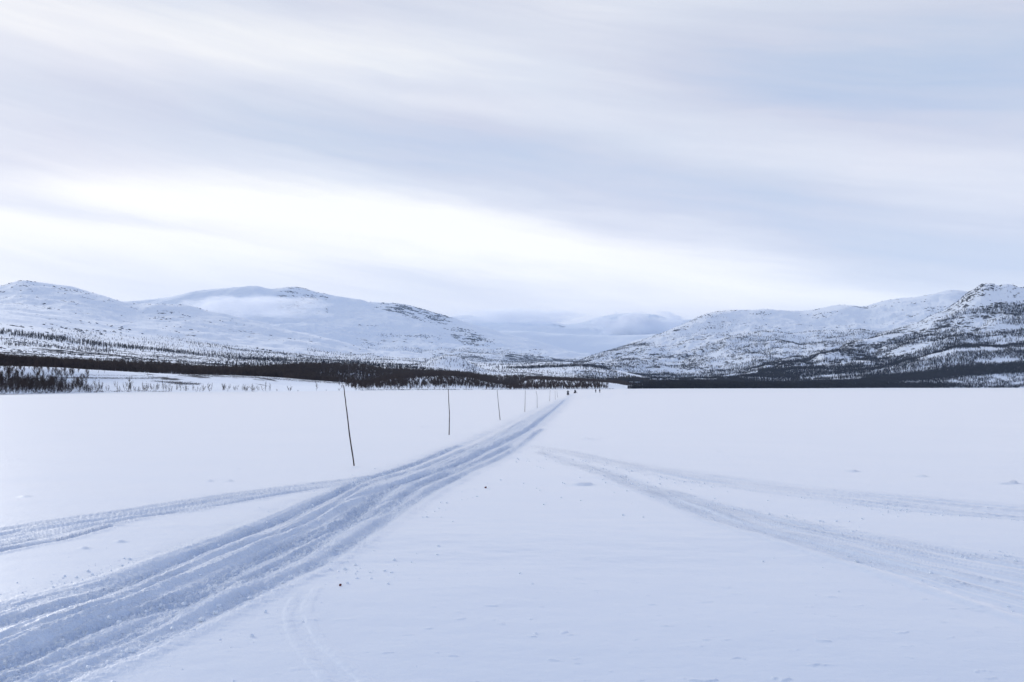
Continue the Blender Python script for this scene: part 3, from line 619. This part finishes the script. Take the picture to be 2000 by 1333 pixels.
# low heather showing through the snow of the left bank
he = cat(
    scatter('hills', 90, 330, 1, 3, 60000, .25, .6, jit=.2, poly=[(100, 737.5), (200, 738.5), (310, 739), (310, 740.6), (200, 740.5), (100, 739.5)]),
    scatter('hills', 60, 300, 1, 3, 30000, .25, .5, jit=.3, poly=[(100, 732), (250, 734), (330, 735.5), (250, 735.3), (100, 733)]),
    scatter('hills', 290, 400, 1, 3, 30000, .25, .6, jit=.3, poly=[(290, 744.5), (330, 746), (390, 749.5), (390, 752), (350, 751.5), (320, 747.5)]),
    scatter('hills', 330, 720, 2, 3.1, 40000, .25, .6, jit=.3, clump=-.15, cs=14, poly=[(330, 731), (400, 733), (500, 736), (600, 743), (680, 749), (680, 751), (600, 746.5), (500, 739.5), (400, 736.5)]),
    scatter('hills', 60, 330, .9, 1.3, 3000, .2, .5, clump=.08, cs=9, seed=21.),
    scatter('hills', 700, 1200, .97, 1.2, 5000, .2, .7, clump=-.05, cs=12, seed=22.),
)
bake('heather', *he, LB_MID, M_twig, 'low dark heather poking through the snow of the left bank')['category'] = 'heather'

M_rock = flat_mat('fell_rock', (.045, .045, .05), .9, .5, .05, .1)
def lump(r, seed):
    q = random.Random(seed); V = [(0, 0, 1), (0, 0, -1)]; n = 6
    for z, k in ((.55, .8), (0, 1.0), (-.55, .8)):
        for i in range(n): a = 6.2832 * i / n + z; V.append((math.cos(a) * k, math.sin(a) * k, z))
    V = [tuple(c * r * q.uniform(.7, 1.25) for c in v) for v in V]; Fc = []
    for i in range(n):
        j = (i + 1) % n; Fc += [(0, 2 + i, 2 + j), (1, 14 + j, 14 + i)]
        for a in (2, 8): Fc += [(a + i, a + 6 + i, a + 6 + j), (a + i, a + 6 + j, a + j)]
    return np.array(V), np.array(Fc)
RT = []
for k in range(6):
    v_, f_ = lump(1.0, 40 + k); q_ = k * 1.1; v_ = v_ * [1.3, .7, .42]; RT.append((v_ + [0, 0, .05], f_))
rk1 = cat(
    scatter('hills', -120, 560, 5.05, 6.75, 14000, .5, 2.6, clump=.16, cs=80, seed=81.),
    scatter('hills', 560, 1240, 5.3, 7.0, 5000, .6, 2.5, clump=.14, cs=60, seed=82.),
    scatter('hills', -120, 760, 7.2, 9.6, 5500, 2, 7, clump=.30, cs=420, seed=83.),
    scatter('hills', -120, 520, 9.3, 10.0, 1300, 2, 7, clump=.20, cs=380, seed=84.),
)
bake('boulders', *rk1, RT, M_rock, 'dark rocks breaking through the snow of the left slopes')['category'] = 'rocks'
rk2 = cat(
    scatter('mountain_left', 720, 900, 4.6, 6.0, 9000, 3, 11, clump=.12, cs=230, seed=85., poly=[(735, 592), (770, 592), (830, 606), (880, 622), (870, 634), (800, 618), (745, 603)], jit=1.5),
    scatter('mountain_left', 860, 1000, 3.2, 5.0, 9000, 3, 11, clump=.05, cs=230, seed=86., poly=[(880, 640), (920, 650), (950, 668), (945, 676), (915, 668), (890, 652)], jit=2),
    scatter('mountain_left', 540, 640, 4.6, 6.0, 3000, 3, 9, clump=.16, cs=200, seed=87.),
    scatter('mountain_left', 700, 1150, 1.6, 4.0, 9000, 3, 8, clump=.26, cs=520, seed=88.),
)
bake('crags', *rk2, RT, M_rock, 'dark crags on the flanks of the central mountain')['category'] = 'rocks'
rk3 = cat(
    scatter('mountain_right_back', 1130, 2000, 2.4, 5.0, 20000, 1.5, 6, clump=.26, cs=260, seed=89.),
    scatter('mountain_right', 1480, 2080, 4.6, 7.0, 14000, 1.5, 6, clump=.22, cs=150, seed=90.),
    scatter('mountain_right', 1880, 1945, 6.6, 7.05, 250, 2, 6, clump=.0, cs=60, seed=91.),
)
bake('outcrops', *rk3, RT, M_rock, 'dark rock outcrops on the upper slopes of the right mountains')['category'] = 'rocks'
# individual shore birches
protos = []
def tree_thing(name, parts, label, group, loc, sc, rz):
    root = bpy.data.objects.new(name, None); C.collection.objects.link(root); root.location = loc
    root.rotation_euler = (0, 0, rz); root.scale = (sc[0], sc[0], sc[1]); root.empty_display_size = .3
    tag(root, label, 'birch tree', group)
    for nm, me_ in parts:
        c = bpy.data.objects.new(nm, me_); C.collection.objects.link(c); c.parent = root
    return root
def proto(seed, **k):
    (tv, tf), (cv, cf) = birch(seed, **k)
    return [('trunk', mesh_np('trunk', tv, tf, M_bark)), ('crown', mesh_np('crown', cv, cf, M_twig))]
SHRUB = [proto(100 + i, h=1.0, stems=s_, spread=.45, twigs=t_, thick=.016, tw=.0075) for i, (s_, t_) in enumerate([(3, 54), (4, 64), (2, 46), (5, 70), (3, 42), (4, 80)])]
SLIM = [proto(200 + i, h=1.0, stems=1, spread=.1, twigs=34, thick=.014, tw=.008) for i in range(2)]
BUSH = [proto(300 + i, h=1.0, stems=7, spread=.75, twigs=98, thick=.013, tw=.009) for i in range(2)]
def near_tree(x, t, h, kind, label, group, fat=1.0):
    P = on_sheet('hills', np.array([x]), np.array([t]))[0]
    tree_thing('birch_tree', random.choice(kind), label, group, tuple(P), (h * fat, h), random.uniform(0, 6.28))
r_ = random.Random(8)
G1 = 'birches in the thicket on the left shore'; L1 = 'bare dark birch crowded in the dense thicket on the snowy shore at far left'
G2 = 'birches thinly scattered on the left bank'; L2 = 'bare birch in thin scrub between the far left thicket and the tallest pole'
G3 = 'small birches on the upper left bank'; L3 = 'small slim birch high on the snowy left bank, below the solid dark forest belt'
for k in range(138):
    x = r_.uniform(-30, 165) if k % 3 else r_.uniform(-30, 120); t = r_.uniform(.95, 2.0)
    near_tree(x, t, r_.uniform(3.2, 5.6), SHRUB, L1, G1, r_.uniform(.9, 1.3))
for k in range(74):
    x = 165 + 350 * r_.random() ** 1.35; t = r_.uniform(1.0, 1.75)
    near_tree(x, t, r_.uniform(2.4, 4.6), SHRUB, L2, G2, r_.uniform(.7, 1.1))
for k in range(22):
    near_tree(r_.uniform(60, 330), r_.uniform(2.2, 2.95), r_.uniform(1.5, 4), SLIM, L3, G3, r_.uniform(.7, 1.1))
SPECIAL = [(618, 1.05, 7.0, SLIM, 'tall slim lone birch on the snowy shore left of the tallest pole', 1.0),
    (565, 1.15, 4.6, BUSH, 'squat rounded birch bush on open snow, left of the tall slim lone birch', .75),
    (541, 1.2, 1.6, BUSH, 'tiny birch bush on open snow immediately left of the squat rounded bush', .8),
    (582, 1.0, 1.1, BUSH, 'knee-high dark tuft of birch on the snow right of the squat rounded bush', 1.0),
    (637, 1.0, 1.2, BUSH, 'knee-high dark tuft of birch on the snow right of the tall slim lone birch', 1.0),
    (662, 1.05, 2.6, BUSH, 'small pale birch bush on the snow just left of the tallest pole', .7),
    (516, 1.2, 6.4, SHRUB, 'tallest many-stemmed birch clump in the open row on the left shore', .8),
    (527, 1.25, 5.0, SHRUB, 'birch touching the right side of the tallest many-stemmed clump on the left shore', .7),
    (505, 1.3, 4.0, SHRUB, 'short birch touching the left side of the tallest many-stemmed clump', .8),
    (494, 1.1, 4.4, BUSH, 'dense dark round birch bush, right one of a pair on the left shore', .7),
    (481, 1.15, 4.2, BUSH, 'dense dark round birch bush, left one of a pair on the left shore', .7),
    (410, 1.3, 5.0, SHRUB, 'many-stemmed birch standing right of the dark heather streaks on the left bank', .8),
    (433, 1.3, 4.8, SHRUB, 'wide many-stemmed birch midway between the dark heather streaks and the paired round bushes', .9),
    (459, 1.3, 3.2, SHRUB, 'low birch immediately left of the paired round bushes on the left shore', .9),
    (319, 1.05, 7.2, SLIM, 'thin upright birch standing alone in front of the dark heather streaks on the left bank', .8),
    (331, 1.05, 3.0, SHRUB, 'small forked birch right of the thin upright one in front of the heather streaks', .7),
    (303, 1.05, 3.4, SHRUB, 'small forked birch left of the thin upright one in front of the heather streaks', .7),
    (256, 1.1, 8.0, SLIM, 'tall dark narrow birch rising above the other scrub on the left bank', 1.2),
    (282, 1.1, 6.0, SHRUB, 'bushy many-stemmed birch right of the tall dark narrow birch on the left bank', .6)]
for (x, t, h, kd, lb, fat) in SPECIAL: near_tree(x, t, h, kd, lb, None, fat)
for k in range(30):
    near_tree(r_.uniform(690, 780), r_.uniform(1.0, 2.0), r_.uniform(2.5, 5), SHRUB, 'small bare birch on the snowy shore between the tallest pole and the second pole', 'birches on the shore between the two nearest poles', .8)

# ------------------------------------------------------------ marker poles
M_pole = flat_mat('pole_wood', (.055, .036, .034), .7, .35, 4.0, .25)
def pole(pts, rb_, label):
    bx, by = pts[-1]; B = gnd(np.array(float(bx)), np.array(float(by))); V, Fc = [], []
    P = []
    for (x, y) in pts:
        d = ray(x, y); k = B[1] / d[1]; P.append(np.array([d[0] * k, B[1], d[2] * k + CAMH]))
    P = np.array(P)[::-1]; t = np.linspace(0, len(P) - 1, 13); Q = pchip(np.arange(len(P)), P, t) if len(P) > 2 else P[0] + (P[-1] - P[0]) * np.linspace(0, 1, 13)[:, None]
    Q = np.vstack([Q[0] - (Q[1] - Q[0]) * .8, Q]); n = 8; h = np.linalg.norm(Q[-1] - Q[0])
    jr = random.Random(int(bx)); V = []
    for i, c in enumerate(Q):
        f = i / (len(Q) - 1); rr_ = rb_ * (1 - .42 * f) * (1 + .10 * jr.uniform(-1, 1)); c = c + np.array([jr.gauss(0, .002), jr.gauss(0, .002), 0])
        for j in range(n): V.append(c + rr_ * np.array([math.cos(6.2832 * j / n), math.sin(6.2832 * j / n), 0]))
    for i in range(len(Q) - 1):
        for j in range(n): k = (j + 1) % n; Fc.append((i * n + j, i * n + k, (i + 1) * n + k, (i + 1) * n + j))
    V.append(Q[-1] + [0, 0, .01]); top = len(V) - 1; L = (len(Q) - 1) * n
    for j in range(n): Fc.append((L + j, L + (j + 1) % n, top, top))
    V = np.array(V) - B
    me_ = bpy.data.meshes.new('marker_pole'); me_.from_pydata([tuple(v) for v in V], [], [tuple(dict.fromkeys(f)) for f in Fc]); me_.materials.append(M_pole)
    for p in me_.polygons: p.use_smooth = True
    return tag(add('marker_pole', me_, loc=tuple(B)), label, 'pole', 'marker poles along the snow trail')
for pts, rb_, lb in [
    ([(671, 753), (676, 792), (683, 850), (692, 912)], .027, 'tallest and nearest dark wooden pole, leaning left beside the snow trail'),
    ([(875.5, 760), (876.5, 785), (877.8, 812), (877.2, 851)], .029, 'slightly kinked upright wooden pole, second from the left along the trail'),
    ([(971, 762), (973, 785), (975.5, 808), (976.8, 821)], .03, 'wooden pole leaning slightly left, third from the left along the trail'),
    ([(1026, 763), (1025.6, 785), (1025, 805)], .032, 'straight upright wooden pole, fourth from the left along the trail'),
    ([(1047, 764), (1049, 776), (1049.2, 797)], .026, 'thin pole with a bent top, fifth from the left along the trail'),
    ([(1074.6, 761.5), (1073.4, 784)], .03, 'thin pole beside the far end of the trail, third from the right'),
    ([(1084, 764), (1084.6, 781)], .03, 'thin pole beside the far end of the trail, second from the right'),
    ([(1087.6, 763.5), (1089.2, 777)], .03, 'farthest faint thin pole, nearest to the snowmobiles')]:
    pole(pts, rb_, lb)

# ------------------------------------------------------------ people and snowmobiles
M_cloth = flat_mat('dark_winter_clothing', (.02, .022, .03), .85, .4, 6, .2)
M_cloth2 = flat_mat('black_winter_clothing', (.015, .015, .018), .85, .4, 6, .2)
M_skin = flat_mat('skin', (.45, .28, .2), .6, .1, 9, .3)
M_black = flat_mat('black_plastic', (.018, .018, .02), .4, .2, 5, .5)
M_metal = flat_mat('dark_metal', (.08, .08, .085), .45, .2, 5, .5)
M_glass = flat_mat('tinted_windshield', (.05, .06, .07), .2, .1, 5, .6)
M_red = flat_mat('red_lamp_plastic', (.25, .02, .02), .35, .1, 5, .5)
def skin_mesh(name, nodes_, edges_, mat, root=0, sub=1):
    me_ = bpy.data.meshes.new(name); me_.from_pydata([n[:3] for n in nodes_], edges_, [])
    o = bpy.data.objects.new(name, me_); C.collection.objects.link(o)
    mo = o.modifiers.new('skin', 'SKIN'); mo.use_smooth_shade = True
    sk = me_.skin_vertices[0].data
    for i, n in enumerate(nodes_): sk[i].radius = (n[3], n[3] if len(n) < 5 else n[4]); sk[i].use_root = (i == root)
    sm = o.modifiers.new('sub', 'SUBSURF'); sm.levels = sub; sm.render_levels = sub
    dg = bpy.context.evaluated_depsgraph_get(); m2 = bpy.data.meshes.new_from_object(o.evaluated_get(dg)); m2.name = name
    bpy.data.objects.remove(o); bpy.data.meshes.remove(me_); m2.materials.clear(); m2.materials.append(mat)
    for p in m2.polygons: p.use_smooth = True
    return m2
def hand_nodes(N, E, wrist, d, side):
    """palm with four fingers and a thumb growing from node index «wrist»"""
    p = np.array(N[wrist][:3]); d = np.array(d, float); d /= np.linalg.norm(d); s_ = np.array(side, float); s_ /= np.linalg.norm(s_)
    N.append((*(p + d * .06), .032)); pm = len(N) - 1; E.append((wrist, pm))
    for k, L in enumerate((.060, .072, .068, .052)):
        a = p + d * .10 + s_ * (.030 - .020 * k); N.append((*a, .011)); i = len(N) - 1; E.append((pm, i))
        N.append((*(a + d * L * .6 + np.cross(d, s_) * .012), .010)); E.append((i, i + 1)); N.append((*(a + d * L + np.cross(d, s_) * .03), .008)); E.append((i + 1, i + 2))
    a = p + d * .05 + s_ * .045; N.append((*a, .012)); i = len(N) - 1; E.append((pm, i)); N.append((*(a + d * .045 + s_ * .012), .010)); E.append((i, i + 1))
def standing(label, loc, rz, h, mat, stride=.18):
    k = h / 1.78; N = [(0, 0, .95, .155, .115), (0, 0, 1.15, .15, .11), (0, 0, 1.38, .185, .12), (0, 0, 1.52, .07), (0, .02, 1.60, .085), (0, .025, 1.69, .105), (0, .015, 1.76, .075)]
    E = [(0, 1), (1, 2), (2, 3), (3, 4), (4, 5), (5, 6)]
    for sd in (-1, 1):
        i = len(N); st = stride * sd
        N += [(sd * .11, 0, .86, .105), (sd * .12, st * .5 + .03, .48, .075), (sd * .125, st, .10, .055), (sd * .13, st + .10, .045, .045), (sd * .135, st + .20, .04, .038)]
        E += [(0, i), (i, i + 1), (i + 1, i + 2), (i + 2, i + 3), (i + 3, i + 4)]
        i = len(N); N += [(sd * .21, 0, 1.42, .075), (sd * .28, -.03 - st * .4, 1.14, .058), (sd * .27, .10 - st * .9, .90, .042)]
        E += [(2, i), (i, i + 1), (i + 1, i + 2)]; hand_nodes(N, E, i + 2, (0, .35, -1), (-sd * .3, 1, 0))
    N = [(a[0] * k, a[1] * k, a[2] * k) + tuple(q * k for q in a[3:]) for a in N]
    o = add('person', skin_mesh('person', N, E, mat), loc=loc); o.rotation_euler = (0, 0, rz); tag(o, label, 'person')
    hat = skin_mesh('hat', [(0, .01 * k, 1.72 * k, .112 * k), (0, .0, 1.80 * k, .085 * k)], [(0, 1)], M_cloth2); add('hat', hat, o)
    f = skin_mesh('face', [(-.035 * k, .10 * k, 1.69 * k, .04 * k), (.035 * k, .10 * k, 1.69 * k, .04 * k), (0, .125 * k, 1.665 * k, .022 * k), (0, .105 * k, 1.62 * k, .035 * k)], [(0, 1), (0, 2), (2, 3)], M_skin); add('face', f, o)
    return o
def box(bmv, c, s_, taper=1.0, ty=0.0):
    V, Fc = bmv; k = len(V); cx, cy, cz = c; a, b, d = s_[0] / 2, s_[1] / 2, s_[2] / 2
    for z, q in ((-d, 1.0), (d, taper)):
        for (x, y) in ((-a, -b), (a, -b), (a, b), (-a, b)): V.append((cx + x * q, cy + y * q + (ty if z > 0 else 0), cz + z))
    for f in ((0, 3, 2, 1), (4, 5, 6, 7), (0, 1, 5, 4), (1, 2, 6, 5), (2, 3, 7, 6), (3, 0, 4, 7)): Fc.append(tuple(k + i for i in f))
def part(name, boxes, mat, parent, bev=.03):
    V, Fc = [], []
    for q in boxes: box((V, Fc), *q)
    me_ = bpy.data.meshes.new(name); me_.from_pydata(V, [], Fc); me_.materials.append(mat); o = add(name, me_, parent)
    if bev: mo = o.modifiers.new('bevel', 'BEVEL'); mo.width = bev; mo.segments = 3; mo.limit_method = 'NONE'
    return o
def snowmobile(label, loc, rz):
    r0 = bpy.data.objects.new('snowmobile', None); C.collection.objects.link(r0); r0.location = loc; r0.rotation_euler = (0, 0, rz); tag(r0, label, 'snowmobile', 'snowmobiles driving away along the trail')
    part('track', [((0, -.55, .17), (.42, 1.75, .30), .94)], M_black, r0, .10)
    part('body', [((0, .65, .52), (.66, 1.05, .36), .72, -.08), ((0, -.2, .42), (.50, 1.5, .22), .9)], M_metal, r0, .06)
    part('seat', [((0, -.45, .64), (.36, 1.15, .20), .85)], M_black, r0, .06)
    part('windshield', [((0, .50, .90), (.52, .05, .36), .7, -.16)], M_glass, r0, .015)
    part('handlebar', [((0, .22, .98), (.72, .04, .04))], M_black, r0, .012)
    part('snow_flap', [((0, -1.46, .20), (.44, .03, .28), .9)], M_black, r0, .01)
    part('tail_lamp', [((0, -1.06, .70), (.22, .05, .06))], M_red, r0, .01)
    part('rear_rack', [((0, -1.15, .60), (.40, .35, .03)), ((0, -1.30, .66), (.40, .03, .12))], M_metal, r0, .008)
    for sd in (-1, 1):
        part('ski', [((sd * .50, 1.0, .045), (.14, 1.15, .03)), ((sd * .50, 1.63, .10), (.12, .18, .03), 1, .06), ((sd * .46, .95, .22), (.05, .06, .34), .8)], M_black, r0, .008)
        part('footboard', [((sd * .30, -.25, .30), (.20, 1.25, .04))], M_black, r0, .01)
    return r0
def rider(label, loc, rz):
    N = [(0, -.40, .86, .17, .14), (0, -.36, 1.06, .165, .13), (0, -.26, 1.28, .20, .14), (0, -.20, 1.42, .075), (0, -.17, 1.50, .10), (0, -.16, 1.58, .125), (0, -.18, 1.66, .09)]
    E = [(0, 1), (1, 2), (2, 3), (3, 4), (4, 5), (5, 6)]
    for sd in (-1, 1):
        i = len(N); N += [(sd * .15, -.32, .84, .11), (sd * .29, .06, .78, .085), (sd * .31, -.06, .42, .065), (sd * .31, .05, .37, .055), (sd * .31, .14, .36, .045)]
        E += [(0, i), (i, i + 1), (i + 1, i + 2), (i + 2, i + 3), (i + 3, i + 4)]
        i = len(N); N += [(sd * .24, -.24, 1.32, .085), (sd * .40, -.06, 1.12, .065), (sd * .34, .14, 1.00, .045)]
        E += [(2, i), (i, i + 1), (i + 1, i + 2)]; hand_nodes(N, E, i + 2, (0, 1, -.15), (-sd, 0, .2))
    o = add('person', skin_mesh('person', N, E, M_cloth), loc=loc); o.rotation_euler = (0, 0, rz); tag(o, label, 'person')
    add('helmet', skin_mesh('helmet', [(0, -.16, 1.56, .15), (0, -.17, 1.67, .12)], [(0, 1)], M_black), o); return o
p = gnd(np.array(1109.3), np.array(772.5)); ang = -math.atan2(1110 - 1000, F)
snowmobile('nearer dark snowmobile driving away at the end of the trail', tuple(p), ang)
rider('person in dark clothes and helmet riding the nearer snowmobile', tuple(p), ang)
p = gnd(np.array(1123.5), np.array(768.6))
snowmobile('farther, smaller looking snowmobile right of the nearer one', tuple(p), ang - .35)
rider('person in dark clothes riding the farther snowmobile', tuple(p), ang - .35)
p = gnd(np.array(1163.5), np.array(768.0)); standing('person in dark clothes standing on the lake, left one of the pair', tuple(p), .15, 1.74, M_cloth, .12)
p = gnd(np.array(1171.4), np.array(768.1)); standing('taller person in black clothes standing on the lake, right one of the pair', tuple(p), -.2, 1.88, M_cloth2, .10)

# ------------------------------------------------------------ clods and stones thrown up beside the trail
LT = [lump(1.0, k) for k in range(5)]
def clods(n, band, spread, smin, smax):
    a_ = smooth_path(path(band)); k = rng.integers(0, len(a_) - 1, n); u = rng.random(n)[:, None]
    Pp = a_[k] * (1 - u) + a_[k + 1] * u; d = a_[k + 1] - a_[k]; d /= np.linalg.norm(d, axis=1)[:, None]
    off = rng.exponential(abs(spread), n) * np.sign(spread) * np.where(rng.random(n) < .75, 1, -1); nrm = np.stack([d[:, 1], -d[:, 0]], -1)
    Pp = Pp + nrm * off[:, None]; s_ = smin + (smax - smin) * rng.random(n) ** 4
    return np.column_stack([Pp, s_ * .35 - .01]), s_
cl = cat(clods(1100, LO[:12], .9, .006, .030), clods(900, UP[:11], -.35, .006, .028), clods(500, RB_U, .4, .008, .03), clods(400, RB_L, -.4, .008, .03), clods(300, RA_L, .4, .01, .03))
o = bake('snow_clods', *cl, LT, M_lake, 'loose crumbs of snow thrown up along the edges of the tracks'); o['category'] = 'snow clods'
M_stone = flat_mat('dark_red_stone', (.12, .03, .03), .8, .3, 20)
for (x, y, s_, lb) in ((665, 1145, .022, 'small dark reddish stone on the snow below the trail, nearer one'), (948.5, 954, .035, 'small dark stone on clean snow right of the trail, farther one')):
    V_, F_ = lump(s_, int(x)); P = gnd(np.array(float(x)), np.array(float(y)))
    tag(add('stone', mesh_np('stone', V_, F_, M_stone), loc=(P[0], P[1], s_ * .6)), lb, 'stone')

# ------------------------------------------------------------ air
me_ = bpy.data.meshes.new('haze'); V, Fc = [], []
box((V, Fc), (0, 12000, 1000), (36000, 27000, 2300)); V = [(v[0], v[1], (-3 if v[2] < 0 else 1560)) for v in V]
me_.from_pydata(V, [], Fc); hz = tag(add('haze', me_), 'thin cold blue haze filling the valley', 'haze', kind='stuff')
m, b = new_mat('haze'); S.nt.nodes.remove(b); vol = node('ShaderNodeVolumePrincipled')
vol.inputs['Color'].default_value = (.62, .79, 1.0, 1); vol.inputs['Density'].default_value = 2.2e-5; vol.inputs['Anisotropy'].default_value = 0.0
link(vol.outputs[0], S.nt.nodes['Material Output'].inputs['Volume']); me_.materials.append(m)

def mist(x, y, r, wpx, hpx, depth, dens, sd, label):
    V_, F_ = [], []; c = at_r(np.array(float(x)), np.array(float(y)), np.array(float(r))); n, q = 24, 14
    for i in range(1, q):
        for j in range(n):
            a, e = 6.28319 * j / n, math.pi * (i / q - .5); V_.append((math.cos(a) * math.cos(e), math.sin(a) * math.cos(e), math.sin(e)))
    for i in range(q - 2):
        for j in range(n): k = (j + 1) % n; F_.append((i * n + j, i * n + k, (i + 1) * n + k, (i + 1) * n + j))
    F_.append(tuple(range(n))[::-1]); F_.append(tuple((q - 2) * n + j for j in range(n)))
    me_ = bpy.data.meshes.new('mist'); me_.from_pydata(V_, [], F_); o = add('mist', me_, loc=tuple(c))
    o.scale = (wpx / F * r, depth, hpx / F * r); o.rotation_euler = (0, 0, -math.atan2(c[0], c[1])); tag(o, label, 'cloud', kind='stuff')
    m, b = new_mat('mist'); S.nt.nodes.remove(b); v = node('ShaderNodeVolumePrincipled'); t = node('ShaderNodeTexCoord')
    ln = node('ShaderNodeVectorMath', operation='LENGTH'); link(t.outputs['Object'], ln.inputs[0])
    nz = noise(mapping(t.outputs['Object'], (2.2, 1.0, 1.4), loc=(sd, 0, 0), rot=(0, .25, 0)), 1.3, 5, .6)
    f = op('ADD', (1.0 - S(ln.outputs['Value'])) * 1.6 + (nz - .5) * 3.4, -.35, clamp=True)
    link(f * dens, v.inputs['Density']); v.inputs['Color'].default_value = (.97, .98, 1, 1); v.inputs['Anisotropy'].default_value = .5
    link(v.outputs[0], S.nt.nodes['Material Output'].inputs['Volume']); me_.materials.append(m)
mist(490, 600, 8900, 185, 30, 450, .0062, 1.0, 'wisp of white cloud lying on the flank of the left central mountain')
mist(1245, 636, 16600, 115, 30, 900, .018, 5.0, 'bright low cloud over the far peaks at the head of the valley')
mist(1010, 620, 18000, 190, 20, 900, .004, 9.0, 'thin grey cloud hiding the tops of the farthest mountains')
